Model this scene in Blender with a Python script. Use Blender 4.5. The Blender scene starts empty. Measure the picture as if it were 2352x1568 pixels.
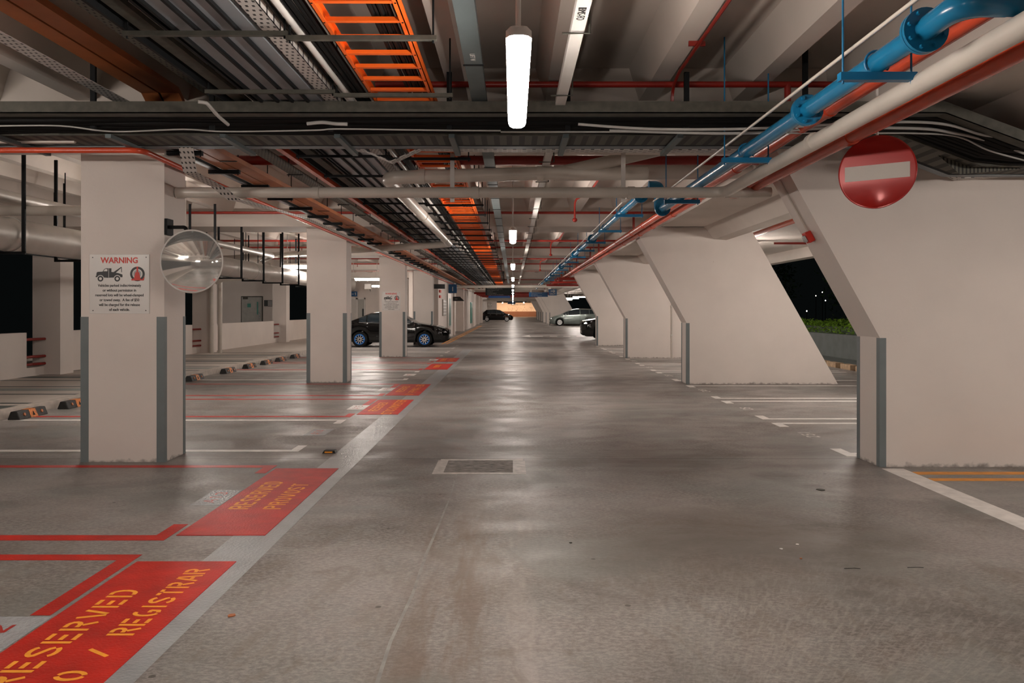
import bpy, math, random
from mathutils import Vector, Matrix
random.seed(7)
PI = math.pi
scene = bpy.context.scene
COL = scene.collection

# ------------------------------------------------------------------ camera, world, exposure
F = 1830.0; VX, VY, H = 1178.0, 711.0, 1.5
cam_d = bpy.data.cameras.new('camera'); cam = bpy.data.objects.new('camera', cam_d); COL.objects.link(cam)
cam_d.sensor_width = 36.0; cam_d.lens = 36.0 * F / 2352.0
cam_d.shift_x = -(VX - 1176.0) / 2352.0
cam_d.shift_y = -(784.0 - VY) / 2352.0
cam_d.clip_start = 0.05; cam_d.clip_end = 500
cam.location = (0, 0, H); cam.rotation_euler = (PI / 2, 0, 0)
scene.camera = cam
w = bpy.data.worlds.new('night'); scene.world = w; w.use_nodes = True
w.node_tree.nodes['Background'].inputs[0].default_value = (0.004, 0.005, 0.005, 1)
w.node_tree.nodes['Background'].inputs[1].default_value = 0.15
scene.view_settings.view_transform = 'Standard'; scene.view_settings.look = 'None'
scene.view_settings.gamma = 1.0; scene.view_settings.exposure = 1.82
scene.view_settings.use_curve_mapping = False
cy = scene.cycles
cy.use_denoising = True
cy.max_bounces = 6; cy.diffuse_bounces = 4; cy.glossy_bounces = 3; cy.transmission_bounces = 2; cy.adaptive_threshold = 0.045
cy.sample_clamp_indirect = 4.0; cy.caustics_reflective = False; cy.caustics_refractive = False
LAMP = 30.0        # emission of the fluorescent diffusers
LAMP_COL = (1.0, 0.90, 0.815, 1)

def P(px, py, Y):
    return Vector(((px - VX) / F * Y, Y, H - (py - VY) / F * Y))

# ------------------------------------------------------------------ materials
def _n(nt, t, **k):
    n = nt.nodes.new(t)
    for a, b in k.items(): setattr(n, a, b)
    return n
def mat(name, col, rough=0.6, metal=0.0, var=0.12, scale=6.0, bump=0.0, bscale=60.0, coat=0.0, emit=0, ecol=None, stretch=None, spec=0.5):
    m = bpy.data.materials.new(name); m.use_nodes = True
    nt = m.node_tree; b = nt.nodes['Principled BSDF']; L = nt.links.new
    b.inputs['Roughness'].default_value = rough; b.inputs['Metallic'].default_value = metal
    b.inputs['Coat Weight'].default_value = coat; b.inputs['Specular IOR Level'].default_value = spec
    geo = _n(nt, 'ShaderNodeNewGeometry')
    mp = _n(nt, 'ShaderNodeMapping')
    if stretch: mp.inputs['Scale'].default_value = stretch
    L(geo.outputs['Position'], mp.inputs['Vector'])
    nz = _n(nt, 'ShaderNodeTexNoise'); nz.inputs['Scale'].default_value = scale; nz.inputs['Detail'].default_value = 5
    L(mp.outputs[0], nz.inputs['Vector'])
    mr = _n(nt, 'ShaderNodeMapRange'); mr.inputs[1].default_value = 0.3; mr.inputs[2].default_value = 0.7
    mr.inputs[3].default_value = 1 - var; mr.inputs[4].default_value = 1 + var * 0.5
    L(nz.outputs[0], mr.inputs[0])
    mx = _n(nt, 'ShaderNodeVectorMath', operation='SCALE'); mx.inputs[0].default_value = col[:3]
    L(mr.outputs[0], mx.inputs['Scale']); L(mx.outputs[0], b.inputs['Base Color'])
    if bump:
        n2 = _n(nt, 'ShaderNodeTexNoise'); n2.inputs['Scale'].default_value = bscale; n2.inputs['Detail'].default_value = 3
        L(geo.outputs['Position'], n2.inputs['Vector'])
        bp = _n(nt, 'ShaderNodeBump'); bp.inputs['Strength'].default_value = bump; bp.inputs['Distance'].default_value = 0.01
        L(n2.outputs[0], bp.inputs['Height']); L(bp.outputs[0], b.inputs['Normal'])
    if emit:
        b.inputs['Emission Color'].default_value = ecol or (1, 1, 1, 1); b.inputs['Emission Strength'].default_value = emit
    return m

M = {}
M['paint'] = mat('cream_wall_paint', (0.69, 0.62, 0.572), 0.65, var=0.06, scale=1.2, bump=0.12, bscale=40)
def foot_dirt(m):
    nt = m.node_tree; L = nt.links.new; b = nt.nodes['Principled BSDF']; src = b.inputs['Base Color'].links[0].from_socket
    g = _n(nt, 'ShaderNodeNewGeometry'); sp = _n(nt, 'ShaderNodeSeparateXYZ'); L(g.outputs['Position'], sp.inputs[0])
    nz = _n(nt, 'ShaderNodeTexNoise'); nz.inputs['Scale'].default_value = 14; nz.inputs['Detail'].default_value = 5; L(g.outputs['Position'], nz.inputs['Vector'])
    a = _n(nt, 'ShaderNodeMath', operation='MULTIPLY_ADD'); L(nz.outputs[0], a.inputs[0]); a.inputs[1].default_value = -0.14; a.inputs[2].default_value = 0.085
    c = _n(nt, 'ShaderNodeMath', operation='ADD'); L(sp.outputs[2], c.inputs[0]); L(a.outputs[0], c.inputs[1])
    mr = _n(nt, 'ShaderNodeMapRange'); L(c.outputs[0], mr.inputs[0]); mr.inputs[1].default_value = 0.0; mr.inputs[2].default_value = 0.045; mr.inputs[3].default_value = 0.75; mr.inputs[4].default_value = 0
    mx = _n(nt, 'ShaderNodeMix', data_type='RGBA'); L(mr.outputs[0], mx.inputs[0]); L(src, mx.inputs[6]); mx.inputs[7].default_value = (0.07, 0.055, 0.045, 1)
    vo = _n(nt, 'ShaderNodeTexVoronoi'); vo.inputs['Scale'].default_value = 1.6; L(g.outputs['Position'], vo.inputs['Vector'])
    lt = _n(nt, 'ShaderNodeMath', operation='LESS_THAN'); L(vo.outputs['Distance'], lt.inputs[0]); lt.inputs[1].default_value = 0.010
    m2 = _n(nt, 'ShaderNodeMix', data_type='RGBA'); L(lt.outputs[0], m2.inputs[0]); L(mx.outputs[2], m2.inputs[6]); m2.inputs[7].default_value = (0.22, 0.13, 0.08, 1)
    L(m2.outputs[2], b.inputs['Base Color'])
foot_dirt(M['paint'])
M['ceil'] = mat('ceiling_paint', (0.66, 0.595, 0.54), 0.8, var=0.10, scale=1.0, bump=0.1, bscale=30)
M['grey'] = mat('grey_guard_paint', (0.15, 0.175, 0.18), 0.5, var=0.08)
M['redpaint'] = mat('red_floor_paint', (0.56, 0.018, 0.008), 0.48, var=0.25, scale=5, bump=0.35, bscale=70, coat=0.0)
M['yellowpaint'] = mat('amber_stencil_paint', (1.0, 0.40, 0.035), 0.55, var=0.12, scale=20)
M['yline'] = mat('yellow_line_paint', (0.85, 0.33, 0.03), 0.5, var=0.2, scale=8)
M['whiteline'] = mat('white_line_paint', (0.84, 0.80, 0.76), 0.45, var=0.18, scale=9, bump=0.2, bscale=70)
M['greystrip'] = mat('grey_floor_paint', (0.33, 0.345, 0.35), 0.30, var=0.18, scale=4, bump=0.55, bscale=55)
M['plate'] = mat('number_plate_paint', (0.42, 0.43, 0.44), 0.27, var=0.15, scale=10, bump=0.8, bscale=50)
M['rednum'] = mat('red_number_paint', (0.42, 0.03, 0.02), 0.5, var=0.2, scale=20)
M['white'] = mat('white_metal', (0.62, 0.59, 0.56), 0.4, var=0.06)
M['pvc'] = mat('white_pvc_pipe', (0.60, 0.55, 0.49), 0.28, var=0.10, scale=3)
M['silver'] = mat('aluminium_cladding', (0.52, 0.49, 0.45), 0.40, 0.35, var=0.10, scale=4)
M['galv'] = mat('galvanised_steel', (0.22, 0.245, 0.265), 0.5, 0.55, var=0.18, scale=7)
M['duct'] = mat('duct_steel', (0.34, 0.37, 0.40), 0.42, 0.35, var=0.15, scale=3)
M['dull'] = mat('dull_old_steel', (0.075, 0.072, 0.058), 0.7, 0.2, var=0.35, scale=14)
M['black'] = mat('black_steel', (0.007, 0.008, 0.009), 0.65, var=0.2, spec=0.2)
M['cable'] = mat('black_cable', (0.005, 0.005, 0.005), 0.6, var=0.2, spec=0.15)
M['wcable'] = mat('white_cable', (0.42, 0.41, 0.39), 0.4, var=0.15)
M['orange'] = mat('orange_coated_steel', (0.88, 0.135, 0.010), 0.42, var=0.10, scale=6)
M['terracotta'] = mat('orange_tray_paint', (0.42, 0.135, 0.045), 0.55, var=0.15, scale=4)
M['redpipe'] = mat('red_pipe_paint', (0.62, 0.075, 0.03), 0.27, var=0.12, scale=5)
M['redsteel'] = mat('deep_red_pipe', (0.26, 0.016, 0.010), 0.35, var=0.15, scale=5)
M['crossred'] = mat('dark_red_sprinkler_paint', (0.36, 0.032, 0.020), 0.4, var=0.15, scale=5)
M['blue'] = mat('blue_pipe_paint', (0.008, 0.17, 0.34), 0.24, var=0.12, scale=6)
M['bluesteel'] = mat('blue_bracket_paint', (0.008, 0.16, 0.34), 0.4, var=0.12)
M['teal'] = mat('dark_trunking', (0.10, 0.125, 0.13), 0.45, 0.3, var=0.12)
M['rubber'] = mat('black_rubber', (0.038, 0.037, 0.036), 0.7, var=0.35, scale=16, bump=0.4)
M['tyre'] = mat('tyre_rubber', (0.005, 0.005, 0.005), 0.7, var=0.1, spec=0.2)
M['signwhite'] = mat('sign_white', (0.66, 0.63, 0.60), 0.35, var=0.03)
M['signred'] = mat('sign_red', (0.60, 0.035, 0.02), 0.5, var=0.02)
M['signblack'] = mat('sign_black', (0.010, 0.010, 0.011), 0.5, var=0.02)
M['signblue'] = mat('sign_blue', (0.010, 0.085, 0.22), 0.4, var=0.03)
M['signdark'] = mat('sign_dark', (0.012, 0.020, 0.022), 0.45, var=0.05)
M['noentry'] = mat('no_entry_red', (0.30, 0.010, 0.008), 0.28, 0.15, var=0.05, coat=0.3)
M['noentrybar'] = mat('no_entry_bar', (0.47, 0.44, 0.40), 0.55, var=0.03)
M['mirror'] = mat('mirror_acrylic', (0.88, 0.87, 0.84), 0.05, 0.80, var=0.05)
M['rim'] = mat('alloy_rim', (0.65, 0.65, 0.65), 0.3, 0.85)
M['bluerim'] = mat('blue_alloy_rim', (0.02, 0.13, 0.42), 0.28, 0.4, var=0.1, scale=20)
M['carblack'] = mat('black_car_paint', (0.002, 0.002, 0.0022), 0.10, coat=0.15, var=0.02)
M['carsilver'] = mat('silver_green_car_paint', (0.19, 0.225, 0.21), 0.28, 0.5, coat=0.6, var=0.02)
M['glass'] = mat('tinted_car_glass', (0.010, 0.020, 0.028), 0.03, var=0.02, spec=0.9)
M['headlamp'] = mat('headlamp_lens', (0.55, 0.55, 0.55), 0.15, 0.5, var=0.3, scale=30)
M['chrome'] = mat('chrome_trim', (0.7, 0.7, 0.7), 0.15, 0.9)
M['curb'] = mat('curb_concrete', (0.50, 0.44, 0.39), 0.75, var=0.2, scale=8)
M['stripelight'] = mat('walkway_cream', (0.52, 0.46, 0.41), 0.5, var=0.08)
M['stripedark'] = mat('walkway_dark', (0.07, 0.085, 0.08), 0.5, var=0.1)
M['stripegrey'] = mat('walkway_grey', (0.24, 0.26, 0.25), 0.5, var=0.1)
M['mural'] = mat('mural_cream', (0.75, 0.55, 0.40), 0.7, var=0.1, scale=0.4)
M['muralbrown'] = mat('mural_brown', (0.22, 0.085, 0.04), 0.7, var=0.1)
M['darkwall'] = mat('outside_wall', (0.17, 0.19, 0.185), 0.8, var=0.15, scale=3)
M['leaf'] = mat('hedge_leaves', (0.22, 0.42, 0.03), 0.5, var=0.5, scale=9)
M['treeleaf'] = mat('tree_leaves', (0.02, 0.05, 0.012), 0.5, var=0.5, scale=4)
M['bark'] = mat('bark', (0.05, 0.035, 0.02), 0.8)
M['brick'] = mat('kerb_blocks', (0.42, 0.29, 0.18), 0.8, var=0.3, scale=10)
M['door'] = mat('door_paint', (0.42, 0.41, 0.38), 0.5, var=0.04)
M['greenpanel'] = mat('green_panel', (0.02, 0.22, 0.17), 0.4)
M['diffuser'] = mat('lamp_diffuser', (0.8, 0.8, 0.8), 0.4, emit=LAMP, ecol=LAMP_COL)
M['diffuser_side'] = mat('side_lamp_diffuser', (0.8, 0.8, 0.8), 0.4, emit=LAMP * 1.5, ecol=LAMP_COL)
M['warm'] = mat('warm_lamp', (0.8, 0.7, 0.6), 0.4, emit=60, ecol=(1, 0.66, 0.38, 1))
M['farlamp'] = mat('street_lamp_glow', (0.8, 0.8, 0.8), 0.4, emit=5, ecol=(1, 0.9, 0.8, 1))
M['pwhite'] = M['white']

# perforated / corrugated steel: slots drawn as dark holes in the surface
def perforated(name, base, dark, sx, sy, rough=0.5, metal=0.2, duty=0.5, dutyy=0.35):
    m = bpy.data.materials.new(name); m.use_nodes = True
    nt = m.node_tree; L = nt.links.new; b = nt.nodes['Principled BSDF']
    b.inputs['Roughness'].default_value = rough; b.inputs['Metallic'].default_value = metal
    tc = _n(nt, 'ShaderNodeNewGeometry'); sep = _n(nt, 'ShaderNodeSeparateXYZ'); L(tc.outputs['Position'], sep.inputs[0])
    def mth(op, a, bb=None):
        n = _n(nt, 'ShaderNodeMath', operation=op)
        for i, v in enumerate((a, bb)):
            if v is None: continue
            if isinstance(v, (int, float)): n.inputs[i].default_value = v
            else: L(v, n.inputs[i])
        return n.outputs[0]
    xx = mth('MULTIPLY', sep.outputs[0], sx); yy = mth('MULTIPLY', sep.outputs[1], sy)
    row = mth('FLOOR', yy); xs = mth('ADD', xx, mth('MULTIPLY', row, 0.5))
    a = mth('LESS_THAN', mth('FRACT', xs), duty); c = mth('LESS_THAN', mth('FRACT', yy), dutyy)
    hole = mth('MULTIPLY', a, c)
    mx = _n(nt, 'ShaderNodeMix', data_type='RGBA'); L(hole, mx.inputs[0])
    mx.inputs[6].default_value = (*base, 1); mx.inputs[7].default_value = (*dark, 1)
    L(mx.outputs[2], b.inputs['Base Color'])
    return m
M['perfY'] = perforated('white_perforated_along', (0.56, 0.53, 0.50), (0.03, 0.03, 0.03), 28, 16, duty=0.42, dutyy=0.4)
M['perfX'] = perforated('white_perforated_across', (0.56, 0.53, 0.50), (0.05, 0.05, 0.05), 11, 28, duty=0.35, dutyy=0.4)
M['perfdull'] = perforated('dull_perforated', (0.125, 0.118, 0.095), (0.02, 0.02, 0.02), 30, 20, rough=0.7, duty=0.4, dutyy=0.45)
M['corr'] = perforated('corrugated_tray', (0.105, 0.10, 0.082), (0.035, 0.035, 0.03), 9, 0.5, rough=0.7, duty=0.45, dutyy=2)

def floor_material():
    m = bpy.data.materials.new('car_park_concrete'); m.use_nodes = True
    nt = m.node_tree; L = nt.links.new; b = nt.nodes['Principled BSDF']
    geo = _n(nt, 'ShaderNodeNewGeometry')
    def mapping(sc, rot=0, loc=(0, 0, 0)):
        mp = _n(nt, 'ShaderNodeMapping'); mp.inputs['Scale'].default_value = sc
        mp.inputs['Rotation'].default_value = (0, 0, rot); mp.inputs['Location'].default_value = loc
        L(geo.outputs['Position'], mp.inputs['Vector']); return mp.outputs[0]
    def noise(vec, s, d=5, r=0.55, dist=0.0):
        n = _n(nt, 'ShaderNodeTexNoise'); n.inputs['Scale'].default_value = s; n.inputs['Detail'].default_value = d
        n.inputs['Roughness'].default_value = r; n.inputs['Distortion'].default_value = dist
        L(vec, n.inputs['Vector']); return n.outputs[0]
    def rng(v, a, b2, c, d2):
        n = _n(nt, 'ShaderNodeMapRange'); n.interpolation_type = 'SMOOTHSTEP'
        for i, x in enumerate((a, b2, c, d2)): n.inputs[i + 1].default_value = x
        L(v, n.inputs[0]); return n.outputs[0]
    def mth(op, a, bb=None, cc=None):
        n = _n(nt, 'ShaderNodeMath', operation=op)
        for i, v in enumerate((a, bb, cc)):
            if v is None: continue
            if isinstance(v, (int, float)): n.inputs[i].default_value = v
            else: L(v, n.inputs[i])
        return n.outputs[0]
    def mix(f, c1, c2):
        n = _n(nt, 'ShaderNodeMix', data_type='RGBA')
        if isinstance(f, float): n.inputs[0].default_value = f
        else: L(f, n.inputs[0])
        for i, c in ((6, c1), (7, c2)):
            if isinstance(c, tuple): n.inputs[i].default_value = (*c, 1)
            else: L(c, n.inputs[i])
        return n.outputs[2]
    iso = mapping((1, 1, 1)); sx = mapping((0.35, 2.2, 1)); sy = mapping((2.5, 0.3, 1), 0.05)
    big = noise(iso, 0.45, 4, 0.5, 0.6)
    med = noise(mapping((1, 1, 1), 0, (9, 3, 0)), 1.6, 6, 0.6, 0.8)
    col = mix(rng(big, 0.35, 0.65, 0, 1), (0.128, 0.111, 0.100), (0.285, 0.260, 0.245))
    col = mix(mth('MULTIPLY', rng(med, 0.42, 0.62, 0, 1), 0.6), col, (0.235, 0.232, 0.222))
    sp0 = _n(nt, 'ShaderNodeSeparateXYZ'); L(geo.outputs['Position'], sp0.inputs[0]); geoY = sp0.outputs[1]
    # fine brush marks running across the lane
    br = noise(mapping((5.0, 34, 1), 0.06), 4.0, 6, 0.72)
    col = mix(mth('MULTIPLY', mth('MULTIPLY', rng(br, 0.46, 0.66, 0, 1), rng(geoY, 6.0, 12.0, 1, 0.3)), 0.46), col, (0.095, 0.083, 0.075))
    fine = noise(mapping((1.0, 1.6, 1)), 30, 8, 0.78)
    col = mix(mth('MULTIPLY', rng(fine, 0.42, 0.60, 0, 1), 0.50), col, (0.47, 0.42, 0.39))
    # wheel tracks along the lane, worn brown in the foreground
    sep = _n(nt, 'ShaderNodeSeparateXYZ'); L(geo.outputs['Position'], sep.inputs[0]); X, Y = sep.outputs[0], sep.outputs[1]
    def bump_at(v, c, wd):
        return mth('MAXIMUM', mth('SUBTRACT', 1.0, mth('DIVIDE', mth('ABSOLUTE', mth('SUBTRACT', v, c)), wd)), 0.0)
    near = rng(Y, 5.0, 7.5, 1, 0)
    tr = mth('MULTIPLY', mth('MULTIPLY', bump_at(X, -0.33, 0.45), near), rng(noise(sy, 2.0, 5, 0.65), 0.40, 0.62, 0, 1))
    col = mix(mth('MULTIPLY', tr, 0.85), col, (0.165, 0.110, 0.074))
    pale = mth('MULTIPLY', mth('MULTIPLY', bump_at(X, 0.10, 0.22), rng(Y, 5.0, 6.8, 1, 0)), rng(noise(sy, 1.5, 5, 0.65), 0.35, 0.65, 0, 1))
    col = mix(mth('MULTIPLY', pale, 0.6), col, (0.47, 0.42, 0.39))
    worn = noise(mapping((1.4, 0.7, 1), 0.2, (2, 5, 0)), 3.2, 7, 0.7, 0.9)
    col = mix(mth('MULTIPLY', mth('MULTIPLY', rng(worn, 0.50, 0.64, 0, 1), rng(Y, 4.6, 7.2, 1, 0)), 0.5), col, (0.19, 0.155, 0.125))
    grn = noise(mapping((1, 1, 1), 0, (20, 3, 0)), 0.8, 4, 0.55, 0.5)
    col = mix(mth('MULTIPLY', rng(grn, 0.50, 0.62, 0, 1), 0.5), col, (0.215, 0.222, 0.208))
    # broad brown stain where wheels turn in, with dim shade painted into it
    px_ = mth('DIVIDE', mth('SUBTRACT', X, 1.55), 1.15); py_ = mth('DIVIDE', mth('SUBTRACT', Y, 5.2), 1.0)
    pr = mth('SQRT', mth('ADD', mth('MULTIPLY', px_, px_), mth('MULTIPLY', py_, py_)))
    pt_ = mth('MULTIPLY', rng(mth('ADD', pr, mth('MULTIPLY', noise(iso, 1.6, 4), 0.8)), 0.65, 1.7, 1, 0), 0.80)
    col = mix(pt_, col, (0.125, 0.102, 0.086))
    # curved tyre scrub to the right
    dx = mth('SUBTRACT', X, 0.35); dy = mth('SUBTRACT', Y, 1.9)
    rad = mth('SQRT', mth('ADD', mth('MULTIPLY', dx, dx), mth('MULTIPLY', dy, dy)))
    ring = mth('MAXIMUM', bump_at(rad, 1.35, 0.42), mth('MULTIPLY', bump_at(rad, 2.75, 0.75), 1.0))
    ring = mth('MULTIPLY', ring, rng(X, 0.1, 0.9, 0, 1))
    ring = mth('MULTIPLY', ring, rng(noise(iso, 1.3, 4, 0.6, 1.0), 0.34, 0.60, 0, 1))
    ring = mth('MULTIPLY', ring, rng(Y, 4.5, 6.5, 1, 0))
    col = mix(mth('MULTIPLY', ring, 0.72), col, (0.135, 0.120, 0.108))
    # cross-hatch of fine curved scratches over the scrub
    ang = mth('ARCTAN2', dy, dx)
    cv = _n(nt, 'ShaderNodeCombineXYZ'); L(mth('MULTIPLY', ang, 75.0), cv.inputs[0]); L(mth('MULTIPLY', rad, 5.0), cv.inputs[1])
    scr = noise(cv.outputs[0], 1.4, 3, 0.6, 0.3)
    nearR = mth('MULTIPLY', rng(X, 0.3, 1.2, 0, 1), rng(Y, 3.6, 5.2, 1, 0))
    col = mix(mth('MULTIPLY', mth('MULTIPLY', rng(scr, 0.46, 0.66, 0, 1), nearR), 0.36), col, (0.40, 0.365, 0.33))
    # stains on the lots
    st = noise(mapping((0.9, 1.2, 1), 0, (4, 7, 0)), 0.9, 6, 0.6, 0.4)
    col = mix(mth('MULTIPLY', rng(st, 0.53, 0.80, 0, 1), 0.75), col, (0.105, 0.09, 0.08))
    # drips and chewing-gum spots
    vo = _n(nt, 'ShaderNodeTexVoronoi'); vo.inputs['Scale'].default_value = 2.3; L(iso, vo.inputs['Vector'])
    col = mix(mth('MULTIPLY', mth('LESS_THAN', vo.outputs['Distance'], 0.035), 0.75), col, (0.05, 0.04, 0.035))
    # slab joints every bay
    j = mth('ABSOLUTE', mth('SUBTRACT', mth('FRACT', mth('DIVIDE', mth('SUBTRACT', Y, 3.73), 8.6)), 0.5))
    jl = mth('MULTIPLY', mth('LESS_THAN', j, 0.0012), rng(noise(iso, 1.2, 2), 0.3, 0.5, 0.4, 1))
    col = mix(jl, col, (0.03, 0.027, 0.025))
    jb = rng(j, 0.0, 0.15, 0.75, 0.0)  # broad band at the joints: dirt, plus painted dimness between the lamps
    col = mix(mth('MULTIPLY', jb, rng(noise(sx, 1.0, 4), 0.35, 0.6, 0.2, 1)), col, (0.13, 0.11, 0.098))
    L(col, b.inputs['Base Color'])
    rg = rng(noise(mapping((0.8, 1.2, 1)), 1.5, 6, 0.6, 0.5), 0.35, 0.65, 0.32, 0.54)
    L(rg, b.inputs['Roughness'])
    b.inputs['Specular IOR Level'].default_value = 0.30
    bp = _n(nt, 'ShaderNodeBump'); bp.inputs['Strength'].default_value = 0.22; bp.inputs['Distance'].default_value = 0.004
    L(mth('ADD', fine, mth('MULTIPLY', br, 0.8)), bp.inputs['Height']); L(bp.outputs[0], b.inputs['Normal'])
    return m
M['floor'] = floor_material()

# ------------------------------------------------------------------ mesh building
class MB:
    def __init__(s): s.v = []; s.f = []
    def poly(s, pts):
        i = len(s.v); s.v += [tuple(p) for p in pts]; s.f.append(tuple(range(i, i + len(pts)))); return s
    def box(s, x0, x1, y0, y1, z0, z1):
        i = len(s.v)
        s.v += [(x0,y0,z0),(x1,y0,z0),(x1,y1,z0),(x0,y1,z0),(x0,y0,z1),(x1,y0,z1),(x1,y1,z1),(x0,y1,z1)]
        s.f += [tuple(i + k for k in q) for q in ((0,3,2,1),(4,5,6,7),(0,1,5,4),(1,2,6,5),(2,3,7,6),(3,0,4,7))]
        return s
    def prism(s, pts, d):
        """closed polygon pts (3D) extruded by vector d"""
        n = len(pts); i = len(s.v); d = Vector(d)
        s.v += [tuple(p) for p in pts] + [tuple(Vector(p) + d) for p in pts]
        s.f.append(tuple(i + k for k in range(n))); s.f.append(tuple(i + n + k for k in reversed(range(n))))
        for k in range(n):
            k2 = (k + 1) % n; s.f.append((i + k, i + n + k, i + n + k2, i + k2))
        return s
    def tube(s, path, r, n=12, cap=True):
        path = [Vector(p) for p in path]
        T = []
        for k in range(len(path)):
            a = path[max(k - 1, 0)]; b = path[min(k + 1, len(path) - 1)]
            T.append((b - a).normalized())
        up = Vector((0, 0, 1)) if abs(T[0].z) < 0.9 else Vector((1, 0, 0))
        N = (up - T[0] * up.dot(T[0])).normalized(); base = len(s.v)
        for k, p in enumerate(path):
            N = (N - T[k] * N.dot(T[k])).normalized(); B = T[k].cross(N)
            rr = r[k] if isinstance(r, (list, tuple)) else r
            for q in range(n):
                a = 2 * PI * q / n; s.v.append(tuple(p + (N * math.cos(a) + B * math.sin(a)) * rr))
        for k in range(len(path) - 1):
            for q in range(n):
                q2 = (q + 1) % n; a = base + k * n; s.f.append((a + q, a + n + q, a + n + q2, a + q2))
        if cap:
            s.f.append(tuple(base + q for q in range(n)))
            s.f.append(tuple(base + (len(path) - 1) * n + q for q in reversed(range(n))))
        return s
    def lathe(s, prof, c, axis='z', n=24):
        """prof = list of (radius, height along axis)"""
        base = len(s.v); c = Vector(c)
        for (r, h) in prof:
            for q in range(n):
                a = 2 * PI * q / n; x, y = r * math.cos(a), r * math.sin(a)
                p = {'z': (x, y, h), 'y': (x, h, y), 'x': (h, x, y)}[axis]
                s.v.append(tuple(c + Vector(p)))
        for k in range(len(prof) - 1):
            for q in range(n):
                q2 = (q + 1) % n; a = base + k * n; s.f.append((a + q, a + q2, a + n + q2, a + n + q))
        s.f.append(tuple(base + q for q in reversed(range(n)))); s.f.append(tuple(base + (len(prof) - 1) * n + q for q in range(n)))
        return s
    def build(s, name, m, parent=None, smooth=False, bevel=0):
        if parent is None:
            xs = [v[0] for v in s.v]; ys = [v[1] for v in s.v]; zs = [v[2] for v in s.v]
            o0 = Vector(((min(xs) + max(xs)) / 2, (min(ys) + max(ys)) / 2, min(zs)))
        else:
            o0 = Vector((0, 0, 0)); q = parent
            while q is not None: o0 += Vector(q.location); q = q.parent
        me = bpy.data.meshes.new(name)
        me.from_pydata([tuple(Vector(v) - o0) for v in s.v], [], s.f)
        me.materials.append(M[m] if isinstance(m, str) else m)
        me.validate(); me.update()
        import bmesh
        bm = bmesh.new(); bm.from_mesh(me); bmesh.ops.recalc_face_normals(bm, faces=bm.faces); bm.to_mesh(me); bm.free()
        if smooth:
            me.shade_smooth(); me.set_sharp_from_angle(angle=math.radians(38))
        o = bpy.data.objects.new(name, me); COL.objects.link(o)
        if parent is None: o.location = o0
        else: o.parent = parent
        if bevel:
            bv = o.modifiers.new('bevel', 'BEVEL'); bv.width = bevel; bv.segments = 2; bv.limit_method = 'ANGLE'
        return o

def fillet(pts, rad=0.1, k=6):
    pts = [Vector(p) for p in pts]; out = [pts[0]]
    for i in range(1, len(pts) - 1):
        a, b, c = pts[i - 1], pts[i], pts[i + 1]
        u = (a - b); v = (c - b); r = min(rad, u.length * 0.45, v.length * 0.45)
        p0 = b + u.normalized() * r; p1 = b + v.normalized() * r
        for j in range(k + 1):
            t = j / k; out.append(p0 * (1 - t) ** 2 + b * 2 * t * (1 - t) + p1 * t * t)
    out.append(pts[-1]); return out

def tag(o, label, cat, group=None, kind=None):
    if label: o['label'] = label
    if cat: o['category'] = cat
    if group: o['group'] = group
    if kind: o['kind'] = kind
    return o
def struct(o): o['kind'] = 'structure'; return o
def thing(name, loc, label, cat, group=None):
    o = bpy.data.objects.new(name, None); COL.objects.link(o); o.location = loc; o.empty_display_size = 0.1
    return tag(o, label, cat, group)
def copy_thing(src, loc=None, label=None, rotz=None):
    r = src.copy(); COL.objects.link(r)
    if loc is not None: r.location = loc
    if rotz is not None: r.rotation_euler[2] = rotz
    if label: r['label'] = label
    for ch in src.children:
        c = ch.copy(); COL.objects.link(c); c.parent = r
        for g in ch.children:
            d = g.copy(); COL.objects.link(d); d.parent = c
    return r
ORD = ['nearest', 'second', 'third', 'fourth', 'fifth', 'sixth', 'seventh', 'eighth', 'ninth', 'tenth', 'eleventh', 'twelfth',
       'thirteenth', 'fourteenth', 'fifteenth', 'sixteenth', 'seventeenth', 'eighteenth', 'nineteenth', 'twentieth']
TENS = {2: 'twenty', 3: 'thirty', 4: 'forty'}
def ordn(i):
    if i < 20: return ORD[i]
    n = i + 1; t, u = divmod(n, 10)
    if u == 0: return {3: 'thirtieth', 4: 'fortieth', 5: 'fiftieth'}[t]
    return TENS[t] + '-' + (['first'] + ORD[1:9])[u - 1]

def text_obj(name, s, size, m, M4, parent, align='LEFT', spacing=1.0, xs=1.0, bold=0.0, extrude=0.0006):
    cu = bpy.data.curves.new(name, 'FONT'); cu.body = s; cu.size = size; cu.align_x = align
    cu.extrude = extrude; cu.space_character = spacing; cu.offset = bold; cu.resolution_u = 3
    t = bpy.data.objects.new(name, cu); COL.objects.link(t)
    me = bpy.data.meshes.new_from_object(t); bpy.data.objects.remove(t)
    me.transform(Matrix.Diagonal((xs, 1, 1, 1))); me.transform(M4)
    q = parent; off = Vector((0, 0, 0))
    while q is not None: off += Vector(q.location); q = q.parent
    me.transform(Matrix.Translation(-off))
    me.materials.clear(); me.materials.append(M[m])
    me.name = name
    o = bpy.data.objects.new(name, me); COL.objects.link(o); o.parent = parent
    return o
def face_cam(x, y, z):   # text plane facing -Y
    return Matrix.Translation((x, y, z)) @ Matrix.Rotation(PI / 2, 4, 'X')

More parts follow.
